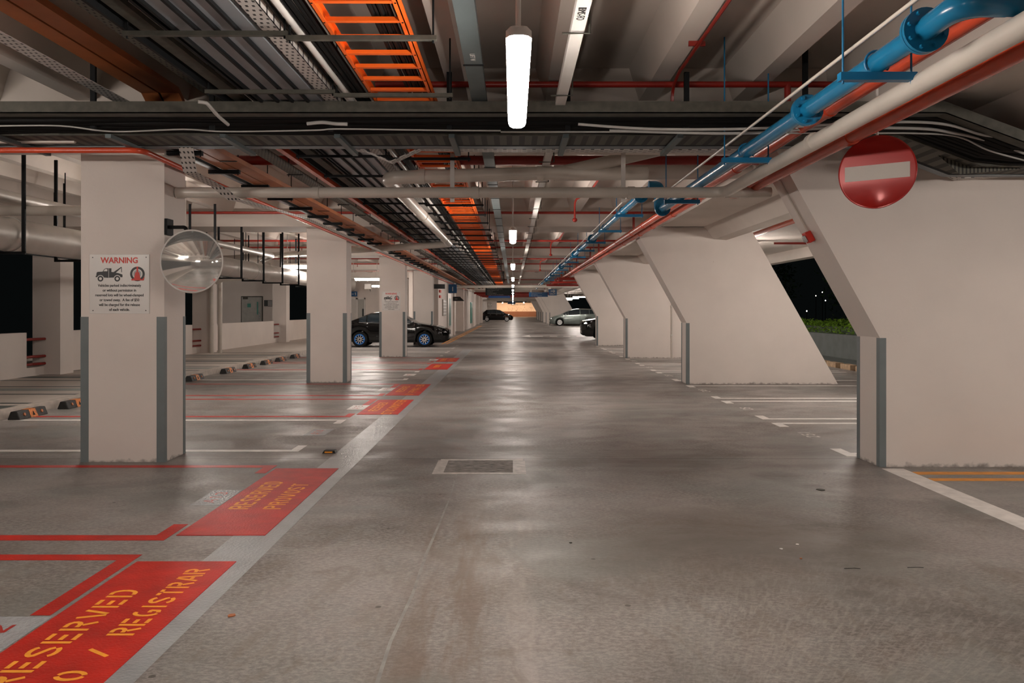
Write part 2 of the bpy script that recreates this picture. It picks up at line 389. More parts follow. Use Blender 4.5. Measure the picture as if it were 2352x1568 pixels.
# stencil letters: strokes in a 0..0.6 x 0..1 cell, with the bridges of a cut stencil
def _arc(cx, cy, rx, ry, a0, a1, n=6):
    return [(cx + rx * math.cos(math.radians(a0 + (a1 - a0) * i / n)), cy + ry * math.sin(math.radians(a0 + (a1 - a0) * i / n))) for i in range(n + 1)]
G = {
 'E': [[(0.06,0),(0.06,1)], [(0.2,0.94),(0.56,0.94)], [(0.2,0.5),(0.5,0.5)], [(0.2,0.06),(0.56,0.06)]],
 'F': [[(0.06,0),(0.06,1)], [(0.2,0.94),(0.56,0.94)], [(0.2,0.5),(0.5,0.5)]],
 'R': [[(0.06,0),(0.06,1)], [(0.2,0.94),(0.34,0.94)] + _arc(0.34,0.73,0.17,0.21,80,-80) + [(0.2,0.52)], [(0.34,0.42),(0.53,0)]],
 'P': [[(0.06,0),(0.06,1)], [(0.2,0.94),(0.34,0.94)] + _arc(0.34,0.73,0.17,0.21,80,-80) + [(0.2,0.52)]],
 'D': [[(0.06,0),(0.06,1)], [(0.2,0.94),(0.3,0.94)] + _arc(0.3,0.5,0.21,0.44,80,-80,8) + [(0.2,0.06)]],
 'S': [_arc(0.3,0.74,0.23,0.2,20,175,7) + [(0.1,0.66),(0.46,0.4)] + [(0.52,0.28)], _arc(0.3,0.26,0.23,0.2,-25,-165,7)],
 'V': [[(0.05,1),(0.25,0.06)], [(0.34,0.06),(0.55,1)]],
 'O': [_arc(0.3,0.5,0.23,0.44,100,260,10), _arc(0.3,0.5,0.23,0.44,80,-80,10)],
 'G': [_arc(0.3,0.5,0.23,0.44,70,260,10), [(0.34,0.06),(0.5,0.12),(0.52,0.42),(0.34,0.42)]],
 'C': [_arc(0.3,0.5,0.23,0.44,60,170,7), _arc(0.3,0.5,0.23,0.44,190,300,7)],
 'T': [[(0.3,0),(0.3,0.84)], [(0.02,0.94),(0.25,0.94)], [(0.35,0.94),(0.58,0.94)]],
 'I': [[(0.12,0),(0.12,1)]],
 'A': [[(0.02,0),(0.27,1)], [(0.36,1),(0.58,0)], [(0.2,0.33),(0.42,0.33)]],
 'M': [[(0.06,0),(0.06,1)], [(0.1,0.95),(0.3,0.4),(0.5,0.95)], [(0.56,0),(0.56,1)]],
 'N': [[(0.06,0),(0.06,1)], [(0.14,0.9),(0.46,0.1)], [(0.54,0),(0.54,1)]],
 'K': [[(0.06,0),(0.06,1)], [(0.52,1),(0.18,0.52)], [(0.22,0.46),(0.54,0)]],
 'U': [[(0.06,1),(0.06,0.25),(0.25,0.06)], [(0.35,0.06),(0.54,0.25),(0.54,1)]],
 'L': [[(0.06,0),(0.06,1)], [(0.18,0.06),(0.54,0.06)]],
 '/': [[(0.02,0.05),(0.5,0.95)]],
 '1': [[(0.14,0.8),(0.3,0.96)], [(0.32,0),(0.32,0.98)]],
 '2': [_arc(0.3,0.72,0.22,0.22,170,0,7) + [(0.46,0.5),(0.12,0.12)], [(0.1,0.06),(0.54,0.06)]],
 '3': [_arc(0.28,0.73,0.22,0.21,160,-70,8), _arc(0.28,0.28,0.23,0.22,70,-160,8)],
 '4': [[(0.36,1),(0.05,0.36)], [(0.05,0.3),(0.56,0.3)], [(0.42,0),(0.42,0.9)]],
 '5': [[(0.52,0.94),(0.14,0.94),(0.12,0.58)], _arc(0.28,0.31,0.24,0.26,120,-150,9)],
 '6': [_arc(0.3,0.3,0.22,0.25,0,360,14), [(0.09,0.36),(0.2,0.75),(0.44,0.96)]],
 '7': [[(0.06,0.94),(0.54,0.94)], [(0.5,0.86),(0.22,0)]],
 '9': [_arc(0.3,0.7,0.22,0.25,0,360,14), [(0.51,0.64),(0.4,0.25),(0.16,0.04)]],
 ' ': [],
}
def stencil(s, x_base, x_cap, y0, y1, z, mb, sw=0.10):
    """writing that runs along +Y with the letter tops towards -X; x_base is the foot line, x_cap the top line"""
    adv = [0.40 if c == 'I' else 0.74 for c in s]; tot = sum(adv) - 0.14
    ky = (y1 - y0) / tot; kx = (x_cap - x_base); cur = 0.0
    for c, a in zip(s, adv):
        for st in G.get(c, []):
            q = [Vector((cur + p[0], p[1] * 1.0)) for p in st]
            for i in range(len(q) - 1):
                d = q[i + 1] - q[i]
                # thickness in metres, so strokes keep an even width
                a0 = Vector((x_base + kx * q[i].y, y0 + ky * q[i].x)); a1 = Vector((x_base + kx * q[i + 1].y, y0 + ky * q[i + 1].x))
                t = (a1 - a0)
                if t.length < 1e-6: continue
                t.normalize(); nrm = Vector((-t.y, t.x)) * abs(kx) * sw * 0.5; e = t * abs(kx) * sw * (0.0 if i in (0,) else 0.25)
                b0 = a0 - e; b1 = a1 + t * abs(kx) * sw * (0.0 if i == len(q) - 2 else 0.25)
                zz = z + 0.00003 * (i % 3)
                mb.poly([(b0.x + nrm.x, b0.y + nrm.y, zz), (b1.x + nrm.x, b1.y + nrm.y, zz), (b1.x - nrm.x, b1.y - nrm.y, zz), (b0.x - nrm.x, b0.y - nrm.y, zz)])
        cur += a
    return mb

# ------------------------------------------------------------------ the setting
PER = 8.6
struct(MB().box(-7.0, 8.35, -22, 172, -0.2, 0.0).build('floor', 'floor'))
fo = MB(); fo.box(-14, -7.0, -22, 60, -0.2, 0.10)
struct(fo.build('floor_walkway', 'stripelight'))
struct(MB().box(8.35, 30, -22, 172, -0.3, -0.06).build('floor_outside', 'darkwall'))

ce = MB()
ce.box(-14, 8.8, -22, 172, 3.74, 4.0)
xj = 1.25 - 0.87 * 13
while xj < 2.3:
    ce.prism([(xj - 0.17, -22, 3.74), (xj - 0.08, -22, 3.44), (xj + 0.08, -22, 3.44), (xj + 0.17, -22, 3.74)], (0, 194, 0))
    xj += 0.87
for k in range(-3, 19):
    y = 7.4 + PER * k
    ce.box(-10.4, 4.6, y, y + 1.2, 3.17, 3.76)
ce.prism([(2.9, -22, 3.76), (2.98, -22, 3.17), (3.85, -22, 3.17), (4.05, -22, 2.92), (4.3, -22, 2.90), (4.4, -22, 3.3), (8.4, -22, 3.3),
          (8.4, -22, 3.0), (8.75, -22, 3.0), (8.75, -22, 3.98), (2.9, -22, 3.98)], (0, 194, 0))
ce.box(-10.5, -10.1, -22, 60, 2.75, 3.8)
struct(ce.build('ceiling', 'ceil'))
struct(MB().box(-14, 9, -22.3, -22, -0.2, 4).build('wall_back', 'paint'))

# left parapet with low bases under the open gaps
pw = MB()
LY = [8.65, 17.25, 25.85, 34.45]
for i, y in enumerate([0.05] + LY):
    y1 = y + 0.5 + PER - 0.5
    pw.box(-10.3, -10.15, y + 0.5 if i else -22, y1 - 0.62, 0.1, 1.02)
    pw.box(-10.3, -10.15, y1 - 0.62, y1, 0.1, 0.28)
struct(pw.build('wall_left', 'paint'))
for i, y in enumerate([16.6, 25.2, 33.8]):
    for k, z in enumerate((0.87, 0.50, 0.34)):
        tag(MB().tube([(-10.22, y - 0.02, z), (-10.22, y + 0.3, z), (-10.12, y + 0.72, z)], 0.03, 10).build('guard_rail', 'redsteel', smooth=True),
            '%s red rail tube across the %s gap in the left parapet' % (('top', 'middle', 'bottom')[k], ('nearest', 'second', 'farthest')[i]),
            'rail', 'red rail tubes in the parapet gaps')

# walls at the far left
wf = MB(); wf.box(-14, -10.3, 35.6, 35.9, 0.1, 3.2)
struct(wf.build('wall_corridor', 'paint'))
struct(MB().box(-13.2, -10.31, 20, 35.6, -0.1, 0.1).build('floor_corridor', 'stripedark'))
wr = MB(); wr.box(-10.1, -5.35, 44.0, 44.3, 0, 3.4); wr.box(-5.35, -3.9, 41.0, 44.3, 0, 3.4)
struct(wr.build('wall_lobby', 'paint'))
wl = MB()
wl.box(-4.6, -3.95, 36.6, 126, 0, 3.2)
for y0, y1, x in ((36.6, 45.5, -3.43), (46.8, 47.4, -3.43), (55.4, 56.0, -3.43), (59.0, 72.5, -3.43), (72.5, 78, -3.6), (81.0, 81.7, -3.43), (89.6, 90.3, -3.43), (96, 126, -3.8)):
    wl.box(-4.0, x, y0, y1, 0, 3.2)
struct(wl.build('wall_aisle', 'paint'))
# far mural wall
fm = MB().box(-14, 9, 170, 170.3, 1.12, 3.0)
struct(fm.build('wall_far', 'mural'))
struct(MB().box(-14, 9, 169.95, 170.3, 0, 1.12).build('trim_1', 'muralbrown'))
struct(MB().box(-14, 9, 120, 120.4, 2.78, 3.2).build('trim_2', 'ceil'))
mt = thing('wall_lettering', (0.8, 169.9, 2.4), 'dark NORTH SPINE lettering along the top of the lit far wall', 'lettering')
text_obj('letters', 'NORTH SPINE', 0.34, 'signdark', face_cam(-0.4, 169.9, 2.45), mt, spacing=1.5)
pm = MB()
for i in range(46):
    x = random.uniform(-1.2, 4.6); z = random.uniform(1.3, 2.2); h = random.uniform(0.05, 0.3)
    pm.prism([(x, 169.93, z - h), (x + 0.05, 169.93, z - h), (x + random.uniform(-.2, .25), 169.93, z + 0.05)], (0, 0.02, 0))
tag(pm.build('wall_mural', 'muralbrown'), 'sketchy brown plant mural on the cream far wall', 'mural')

# ------------------------------------------------------------------ columns and raking pillars
COLN = ['first white square column on the left, with warning sign and round mirror',
        'second white square column on the left, between the two ceiling lamps',
        'third white square column on the left, bearing the smaller warning sign',
        'fourth white square column on the left, just behind the black sedan']
for i, y in enumerate((7.84, 16.42, 25.35, 34.1)):
    t = thing('concrete_column', (-3.84, y + 0.25, 0), COLN[i], 'column', 'left aisle columns')
    MB().box(-4.25, -3.43, y, y + 0.5, 0, 3.18).build('shaft', 'paint', t)
    for (cx, cyy, sx, sy) in ((-4.25, y, 1, 1), (-3.43, y, -1, 1), (-3.43, y + 0.5, -1, -1), (-4.25, y + 0.5, 1, -1)):
        e = 0.003; g = MB(); fx, fy = 0.075, 0.055
        L_ = [(-e, -e), (fx, -e), (fx, 0.001), (0.001, 0.001), (0.001, fy), (-e, fy)]
        g.prism([(cx + sx * u, cyy + sy * v, 0.0) for u, v in L_], (0, 0, 1.43))
        g.build('corner_guard', 'grey', t)
PILN = ['nearest raking wall pillar on the right, behind the no entry sign', 'second raking wall pillar on the right, wide with rust marks',
        'third raking wall pillar on the right, with a thin downpipe', 'fourth raking wall pillar on the right, beside the black grille car',
        'raking wall pillar just beyond the silver people carrier', 'second raking pillar beyond the silver people carrier',
        'third raking pillar beyond the silver people carrier', 'fourth raking pillar beyond the silver people carrier',
        'fifth raking pillar beyond the silver people carrier', 'farthest raking pillar beside the lit end wall']
PY = [7.6, 16.05, 24.7, 33.3, 76.0, 84.6, 93.2, 102, 110.5, 119]
for i, y in enumerate(PY):
    t = thing('raking_pillar', (4.6, y + 0.25, 0), PILN[i], 'pillar', 'raking pillars along the right side')
    pts = [(3.5, y, 0), (6.55, y, 0), (4.84, y, 3.04), (4.76, y, 3.19), (2.42, y, 3.19), (3.5, y, 1.235)]
    MB().prism(pts, (0, 0.5, 0)).build('wall_panel', 'paint', t)
    for (a, b, c, d) in ((3.497, 3.56, y - 0.003, y), (3.497, 3.5, y, y + 0.065), (3.497, 3.5, y + 0.44, y + 0.5)):
        pass
    MB().prism([(3.497, y - 0.003, 0), (3.56, y - 0.003, 0), (3.56, y + 0.001, 0), (3.501, y + 0.001, 0), (3.501, y + 0.065, 0), (3.497, y + 0.065, 0)], (0, 0, 1.23)).build('corner_guard', 'grey', t)
    MB().box(3.497, 3.5005, y + 0.435, y + 0.503, 0, 1.23).build('corner_guard', 'grey', t)
dp = thing('downpipe', (5.0, 24.63, 0), 'thin white downpipe running down the third raking pillar', 'pipe')
MB().tube([(4.92, 24.66, 0.0), (4.92, 24.66, 2.62)], 0.02, 10).build('pipe', 'pvc', dp, True)
for z in (0.7, 1.6): MB().box(4.885, 4.955, 24.63, 24.7, z, z + 0.03).build('clip', 'white', dp)
# left outer columns with downpipes
for i, y in enumerate(LY[1:]):
    t = thing('outer_column', (-10.05, y + 0.25, 0.1), ['nearest grey column on the parapet line, left of the first white column',
        'second column on the parapet line, seen right of the round mirror', 'third column on the parapet line, left of the second white column'][i], 'column', 'outer columns on the parapet line')
    MB().box(-10.4, -9.8, y, y + 0.52, 0.1, 2.8).build('shaft', 'paint', t)
for i, (x, y) in enumerate(((-9.72, 25.7), (-9.52, 25.9))):
    t = thing('downpipe', (x, y, 0.1), ['left pale drain pipe beside the second parapet column', 'right pale drain pipe beside the second parapet column'][i], 'pipe', 'pair of drain pipes')
    MB().tube([(x, y, 0.1), (x, y, 2.75)], 0.07, 14).build('pipe', 'pvc', t, True)
    MB().tube([(x, y, 1.0), (x, y, 1.06)], 0.082, 14).build('collar', 'pvc', t, True)

# ------------------------------------------------------------------ lamps
def make_lamp(name, length, along, z, label, group, top=3.74):
    t = thing(name, (0, 0, z), label, 'lamp', group)
    h = length / 2
    def cap(prof, zoff):   # elongated housing: cross-section swept along length with rounded ends
        mb = MB(); n = 7; st = [(-h, 0.35), (-h + 0.012, 0.72), (-h + 0.04, 1), (h - 0.04, 1), (h - 0.012, 0.72), (h, 0.35)]
        base = 0; m = len(prof)
        for (yy, sc) in st:
            for (a, b) in prof: mb.v.append(((a * sc, yy, zoff + b * (0.5 + 0.5 * sc))) if along == 'y' else ((yy, a * sc, zoff + b * (0.5 + 0.5 * sc))))
        for k in range(len(st) - 1):
            for q in range(m):
                q2 = (q + 1) % m; a = k * m; mb.f.append((a + q, a + q2, a + m + q2, a + m + q))
        mb.f.append(tuple(range(m))); mb.f.append(tuple((len(st) - 1) * m + q for q in range(m)))
        return mb
    mb = cap([(-0.055, 0.0), (-0.055, 0.03), (-0.035, 0.05), (0.035, 0.05), (0.055, 0.03), (0.055, 0.0)], z + 0.005)
    mb.build('housing', 'white', t, True)
    mb = cap([(-0.052, 0.0), (-0.052, -0.045), (-0.044, -0.066), (-0.022, -0.078), (0.022, -0.078), (0.044, -0.066), (0.052, -0.045), (0.052, 0.0)], z)
    mb.build('diffuser', 'diffuser' if along == 'y' else 'diffuser_side', t, True)
    for s in (-0.7, 0.7):
        p = (0, h * s, z) if along == 'y' else (h * s, 0, z)
        MB().tube([(p[0], p[1], z + 0.05), (p[0], p[1], top)], 0.011, 8).build('stem', 'white', t, True)
    return t
lampA = make_lamp('batten_lamp', 1.40, 'y', 2.65, 'nearest glowing batten lamp hanging over the middle of the lane', 'batten lamps hung over the lane')
YA = [4.05] + [12.3 + 8.55 * k for k in range(18)]
for i, y in enumerate(YA):
    if i == 0: lampA.location = (0.025, y, 2.65)
    else: copy_thing(lampA, (0.0, y, 2.65), '%s glowing batten lamp from the camera in the row over the lane' % ordn(i))
for y in (-4.6, -13.2):
    copy_thing(lampA, (0.0, y, 2.65), 'batten lamp over the lane behind the camera')
lampB = make_lamp('cross_batten_lamp', 1.25, 'x', 2.65, 'x', 'batten lamps over the left bays')
YB = [(12.2, 'glowing batten lamp hidden behind the first white column'), (20.8, 'glowing cross lamp seen just left of the second white column'),
      (29.4, 'glowing cross lamp between the second and third white columns'), (38.0, 'far glowing cross lamp behind the third white column'),
      (3.6, 'batten lamp over the left bays beside the camera'), (-5.0, 'batten lamp over the left bays behind the camera')]
for i, (y, l) in enumerate(YB):
    if i == 0: lampB.location = (-5.45, y, 2.65); lampB['label'] = l
    else: copy_thing(lampB, (-5.45 if y < 35 else -6.1, y, 2.65), l)
copy_thing(lampB, (-12.9, 27.0, 2.65), 'unseen batten lamp added to light the corridor wall beyond the left parapet')  # added lamp, out of view, placed to brighten the corridor wall
lampC = make_lamp('cross_batten_lamp', 1.25, 'x', 2.65, 'x', 'batten lamps over the right bays', 3.30)
for i, y in enumerate([3.6, 12.2, 20.8, 29.4, 38.0, 46.6, 59.0, 70.0, 79.0, 87.5, -5.0]):
    o = lampC if i == 0 else copy_thing(lampC)
    o.location = (5.9, y, 2.65); o['label'] = ( '%s batten lamp over the right bays between the raking pillars' % ordn(i) if y > 0 else 'batten lamp over the right bays behind the camera')
for i, (x, l) in enumerate(((-2.2, 'left'), (0.1, 'middle'), (2.3, 'right'))):
    t = thing('downlight', (x, 167.5, 2.9), 'warm %s downlight in front of the far mural wall' % l, 'lamp', 'warm downlights by the mural')
    MB().lathe([(0.14, 0), (0.14, 0.2)], (x, 167.5, 2.92), 'z', 12).build('can', 'white', t)
    MB().lathe([(0.12, 0), (0.12, 0.02)], (x, 167.5, 2.9), 'z', 12).build('lens', 'warm', t)
for x in (-5, -1.5, 2, 5.5):
    ld = bpy.data.lights.new('downlight_glow', 'AREA'); ld.size = 1.2; ld.energy = 26; ld.color = (1, 0.78, 0.58)
    lo = bpy.data.objects.new('downlight_glow', ld); COL.objects.link(lo); lo.location = (x, 167, 2.85); lo.rotation_euler = (math.radians(35), 0, 0)

# ------------------------------------------------------------------ floor markings
RED, WHT = 'redpaint', 'whiteline'
def bay_line(y0, y1, x0=-6.9, x1=-2.27, m=RED, label='', tick=None, xt=(-2.37, -2.27)):
    mb = MB(); z = 0.0015
    mb.box(x0, x1, min(y0, y1), max(y0, y1), 0.0003, z)
    if tick: mb.box(xt[0], xt[1], min(tick), max(tick), 0.0003, z + 0.0001)
    return tag(mb.build('bay_line', m), label, 'floor marking', 'painted bay lines')
def redlot(yb, yt, n, who):     # near edge, far edge of the lot
    bay_line(yb, yb + 0.12, tick=(yb, yb + 0.39), label='near red line of the %s' % who)
    bay_line(yt - 0.11, yt, tick=(yt - n, yt), label='far red line of the %s' % who)
bay_line(4.77, 4.88, tick=(3.91, 4.88), label='red line closing the nearest reserved bay, at the left picture edge')
redlot(5.18, 7.68, 0.37, 'PROVOST bay beside the first column')
redlot(11.12, 13.40, 0.9, 'third reserved bay, past the first column')
redlot(13.86, 16.12, 0.9, 'fourth reserved bay, before the second column')
redlot(19.85, 22.3, 0.3, 'fifth reserved bay, past the second column')
redlot(22.72, 25.0, 0.8, 'sixth reserved bay, before the third column')
for yb, yt, l in ((8.42, 10.88, 'first white bay past the first column'), (17.0, 19.5, 'white bay past the second column'),
                  (25.7, 28.1, 'white bay past the third column'), (28.5, 30.9, 'second white bay past the third column'), (31.2, 33.5, 'white bay under the black sedan')):
    bay_line(yb, yb + 0.11, m=WHT, tick=(yb, yb + 0.38), label='near white line of the %s' % l)
    bay_line(yt - 0.11, yt, m=WHT, tick=(yt - 0.38, yt), label='far white line of the %s' % l)
def block(y0, y1, lines, label):
    t = thing('reserved_marking', (-1.94, (y0 + y1) / 2, 0), label, 'floor marking', 'red RESERVED panels on the floor')
    MB().box(-2.235, -1.645, y0, y1, 0.0004, 0.0042).build('red_panel', RED, t)
    for (s, xb, xc, a, b) in lines:
        stencil(s, xb, xc, a, b, 0.0050, MB(), 0.17).build('stencil_lettering', 'yellowpaint', t)
block(2.75, 4.74, [('RESERVED', -1.985, -2.12, 3.14, 4.26), ('O / REGISTRAR', -1.745, -1.87, 3.21, 4.60)], 'nearest red floor panel reading RESERVED and REGISTRAR')
block(5.29, 7.52, [('RESERVED', -1.99, -2.14, 5.98, 6.93), ('PROVOST', -1.745, -1.88, 5.98, 6.85)], 'red floor panel reading RESERVED PROVOST beside the first column')
block(11.39, 13.26, [('RESERVED', -2.0, -2.14, 11.75, 12.85), ('STOCKMASTER', -1.75, -1.90, 11.42, 13.22)], 'third red floor panel, with MASTER stencilled, past the first column')
block(13.92, 16.02, [('RESERVED', -2.0, -2.14, 14.5, 15.6), ('V PPMAG ED', -1.75, -1.90, 14.0, 15.9)], 'fourth red floor panel, just before the second column')
block(19.95, 22.1, [('RESERVED', -1.93, -2.07, 20.6, 21.5)], 'fifth red floor panel with a single RESERVED line')
block(22.95, 24.75, [('RESERVED', -2.0, -2.14, 23.3, 24.4), ('S/PGP', -1.75, -1.90, 23.1, 24.5)], 'farthest red floor panel, level with the third column')
def plate(x0, x1, y0, y1, s, label, m='plate', tm='rednum', xb=None, xc=None, ya=None, yb=None):
    t = thing('bay_number', ((x0 + x1) / 2, (y0 + y1) / 2, 0), label, 'floor marking', 'bay number plates')
    MB().box(x0, x1, y0, y1, 0.0008, 0.0026).build('painted_plate', m, t)
    stencil(s, xb or x1 - 0.08, xc or x0 + 0.06, ya or y0 + 0.08, yb or y1 - 0.08, 0.0032, MB(), 0.14).build('number', tm, t)
plate(-2.60, -2.25, 3.3, 3.89, 'A12', 'grey plate numbered A12 at the left picture edge', xb=-2.36, xc=-2.50, ya=3.36, yb=3.80)
plate(-2.48, -2.245, 6.11, 6.62, 'A13', 'silvery plate numbered A13 left of the PROVOST panel')
plate(-2.5, -2.245, 9.5, 10.0, 'A14', 'plate numbered A14 in the white bay past the first column')
plate(-2.5, -2.245, 11.95, 12.5, 'A15', 'bright plate numbered A15 beside the third red panel', m='whiteline')
plate(-2.5, -2.245, 14.75, 15.3, 'A16', 'plate numbered A16 beside the fourth red panel', m='whiteline')
plate(-2.5, -2.245, 18.1, 18.6, 'A17', 'plate numbered A17 past the second column', m='whiteline')
plate(-2.5, -2.245, 23.6, 24.1, 'A19', 'plate numbered A19 beside the farthest red panel', m='whiteline')
for i, (a, b) in enumerate(((2.0, 5.24), (5.24, 11.3), (11.3, 13.6), (13.6, 19.6), (19.6, 34))):
    pass
tag(MB().box(-1.855, -1.525, 2.0, 30, 0.0003, 0.0010).build('lane_edge_strip', 'greystrip'), 'grey painted strip along the left edge of the lane', 'floor marking')
# right side
tag(MB().box(3.48, 3.685, 1.5, 7.52, 0.0003, 0.0015).build('bay_line', WHT), 'thick white line from the nearest raking pillar towards the camera', 'floor marking')
for i, (a, b) in enumerate(((6.98, 7.09), (7.25, 7.37))):
    tag(MB().box(3.69, 8.2, a, b, 0.0003, 0.0015).build('bay_line', 'yline'), ['lower yellow line at the foot of the nearest raking pillar', 'upper yellow line touching the foot of the nearest raking pillar'][i], 'floor marking')
rl = [(8.2, 8.55), (10.2, 10.52), (10.95, 11.25), (13.07, 12.75), (13.49, 13.78), (15.62, 15.9)]
names = ['stub beside the nearest pillar', 'near line of the middle', 'far line of the middle', 'near line of the third', 'far line of the third', 'line touching the second pillar']
def right_line(y, tick, label, k):
    mb = MB(); mb.box(3.5, 8.0, y - 0.055, y + 0.055, 0.0003, 0.0015); mb.box(3.42, 3.54, min(tick), max(tick), 0.0003, 0.0016)
    return tag(mb.build('bay_line', WHT), label, 'floor marking', 'white bay lines on the right')
for k, off in enumerate((0, 8.6, 17.2)):
    w_ = ['between the nearest and second', 'between the second and third', 'between the third and fourth'][k]
    for (y, t0, t1, l) in ((8.3, 8.15, 8.6, 'nearest'), (10.52, 10.2, 10.56, 'second'), (10.95, 10.9, 11.28, 'third'), (13.07, 12.75, 13.12, 'fourth'), (13.49, 13.44, 13.8, 'fifth'), (15.73, 15.4, 15.8, 'sixth')):
        right_line(y + off, (t0 + off, t1 + off), '%s white bay line on the right %s raking pillars' % (l, w_), k)
    for (y, l, n) in ((9.35, 'nearest', '251'), (11.95, 'middle', '250'), (14.55, 'farthest', '249')):
        stt = stencil(n, 3.62, 3.47, y + off, y + off + 0.42, 0.0020, MB(), 0.17)
        tag(stt.build('bay_number', WHT), 'worn white number in the %s right bay %s raking pillars' % (l, w_), 'floor marking', 'worn bay numbers on the right')
# patched drain cover and the crack beside it
t = thing('drain_patch', (-0.3, 7.65, 0), 'rough rectangular patch in the lane with a pale border', 'patch')
mb = MB()
for (a, b, c, d) in ((-0.74, 0.12, 7.27, 7.34), (-0.72, 0.1, 7.93, 8.0), (-0.74, -0.64, 7.34, 7.93), (0.0, 0.12, 7.34, 7.93)): mb.box(a, b, c, d, 0.0003, 0.0016)
mb.build('border', mat('patch_border', (0.58, 0.53, 0.49), 0.5, var=0.3, scale=14, bump=0.3), t)
MB().box(-0.64, 0.0, 7.34, 7.93, 0.0003, 0.0013).build('rough_concrete', mat('patch_rough', (0.24, 0.21, 0.19), 0.7, var=0.75, scale=16, bump=0.5, bscale=40, stretch=(0.8, 2, 1)), t)
mk = mat('filled_joint', (0.31, 0.295, 0.28), 0.5, var=0.3, scale=12)
tag(MB().poly([(-0.520, 7.25, 0.0011), (-0.508, 7.25, 0.0011), (-0.495, 6.4, 0.0011), (-0.508, 5.6, 0.0011), (-0.522, 4.9, 0.0011), (-0.520, 4.2, 0.0011), (-0.545, 3.6, 0.0011), (-0.535, 3.1, 0.0011), (-0.553, 3.1, 0.0011), (-0.561, 3.6, 0.0011), (-0.537, 4.2, 0.0011), (-0.541, 4.9, 0.0011), (-0.523, 5.6, 0.0011), (-0.508, 6.4, 0.0011)]).build('filled_crack', mk),
    'thin pale filled crack running from the patch towards the camera', 'crack')
# lane arrow
ar = MB(); ar.poly([(0.45, 45.0, .0012), (1.0, 43.5, .0012), (0.95, 44.6, .0012), (1.7, 44.6, .0012), (1.7, 45.4, .0012), (0.95, 45.4, .0012), (1.0, 47, .0012)])
tag(ar.build('lane_arrow', WHT), 'white arrow painted in the lane level with the black grille car', 'floor marking')
for i in range(5):
    tag(MB().box(2.1 + i * 0.75, 2.5 + i * 0.75, 44.7, 45.3, .0003, .0013).build('dash_mark', WHT), '%s white dash painted right of the lane arrow' % ordn(i).replace('nearest', 'first'), 'floor marking', 'dashes right of the arrow')
for i, x in enumerate((-3.15, -2.95)):
    tag(MB().box(x, x + 0.1, 34.8, 75, .0003, .0015).build('edge_line', 'yline'), ['outer', 'inner'][i] + ' yellow line along the far left wall', 'floor marking')
# road stud
t = thing('road_stud', (-1.92, 8.36, 0), 'small black road stud with amber reflector beside the white bay corner', 'road stud')
rs = MB(); rs.prism([(-1.99, 8.31, 0.001), (-1.85, 8.31, 0.001), (-1.865, 8.33, 0.028), (-1.975, 8.33, 0.028)], (0, 0.09, 0)); rs.build('stud_body', 'signblack', t)
MB().box(-1.965, -1.885, 8.312, 8.322, 0.006, 0.020).build('reflector', 'yline', t)
# small litter
for i, (px, py, m_, s) in enumerate(((530, 1414, 'terracotta', .022), (1885, 1125, 'dull', .04), (1795, 1261, 'whiteline', .012), (1832, 1251, 'whiteline', .014), (1840, 1283, 'terracotta', .010), (1311, 1247, 'dull', .012), (1955, 1306, 'black', .02), (2100, 1304, 'black', .02))):
    Y = 1.5 * F / (py - VY); p = P(px, py, Y); p.z = 0
    mb = MB(); n = 7
    if i >= 6: mb.tube([p + Vector((-s * 2, 0, 0.003)), p + Vector((s, 0.002, 0.004)), p + Vector((s * 2.6, -0.004, 0.003))], 0.0016, 6)
    else:
        mb.prism([p + Vector((math.cos(q * 2 * PI / n) * s * random.uniform(.5, 1.1), math.sin(q * 2 * PI / n) * s * random.uniform(.5, 1.1), 0.0012)) for q in range(n)], (0, 0, 0.004))
    tag(mb.build('litter', m_), ['brown dry leaf right of the REGISTRAR panel', 'dark oily scrap in front of the nearest raking pillar', 'larger white paper crumb on the right of the lane',
        'small white paper crumb on the right of the lane', 'tiny brown leaf bit below the paper crumbs', 'small dark crumb in the middle of the lane', 'left thin black twig on the lane', 'right thin black twig on the lane'][i], 'litter')

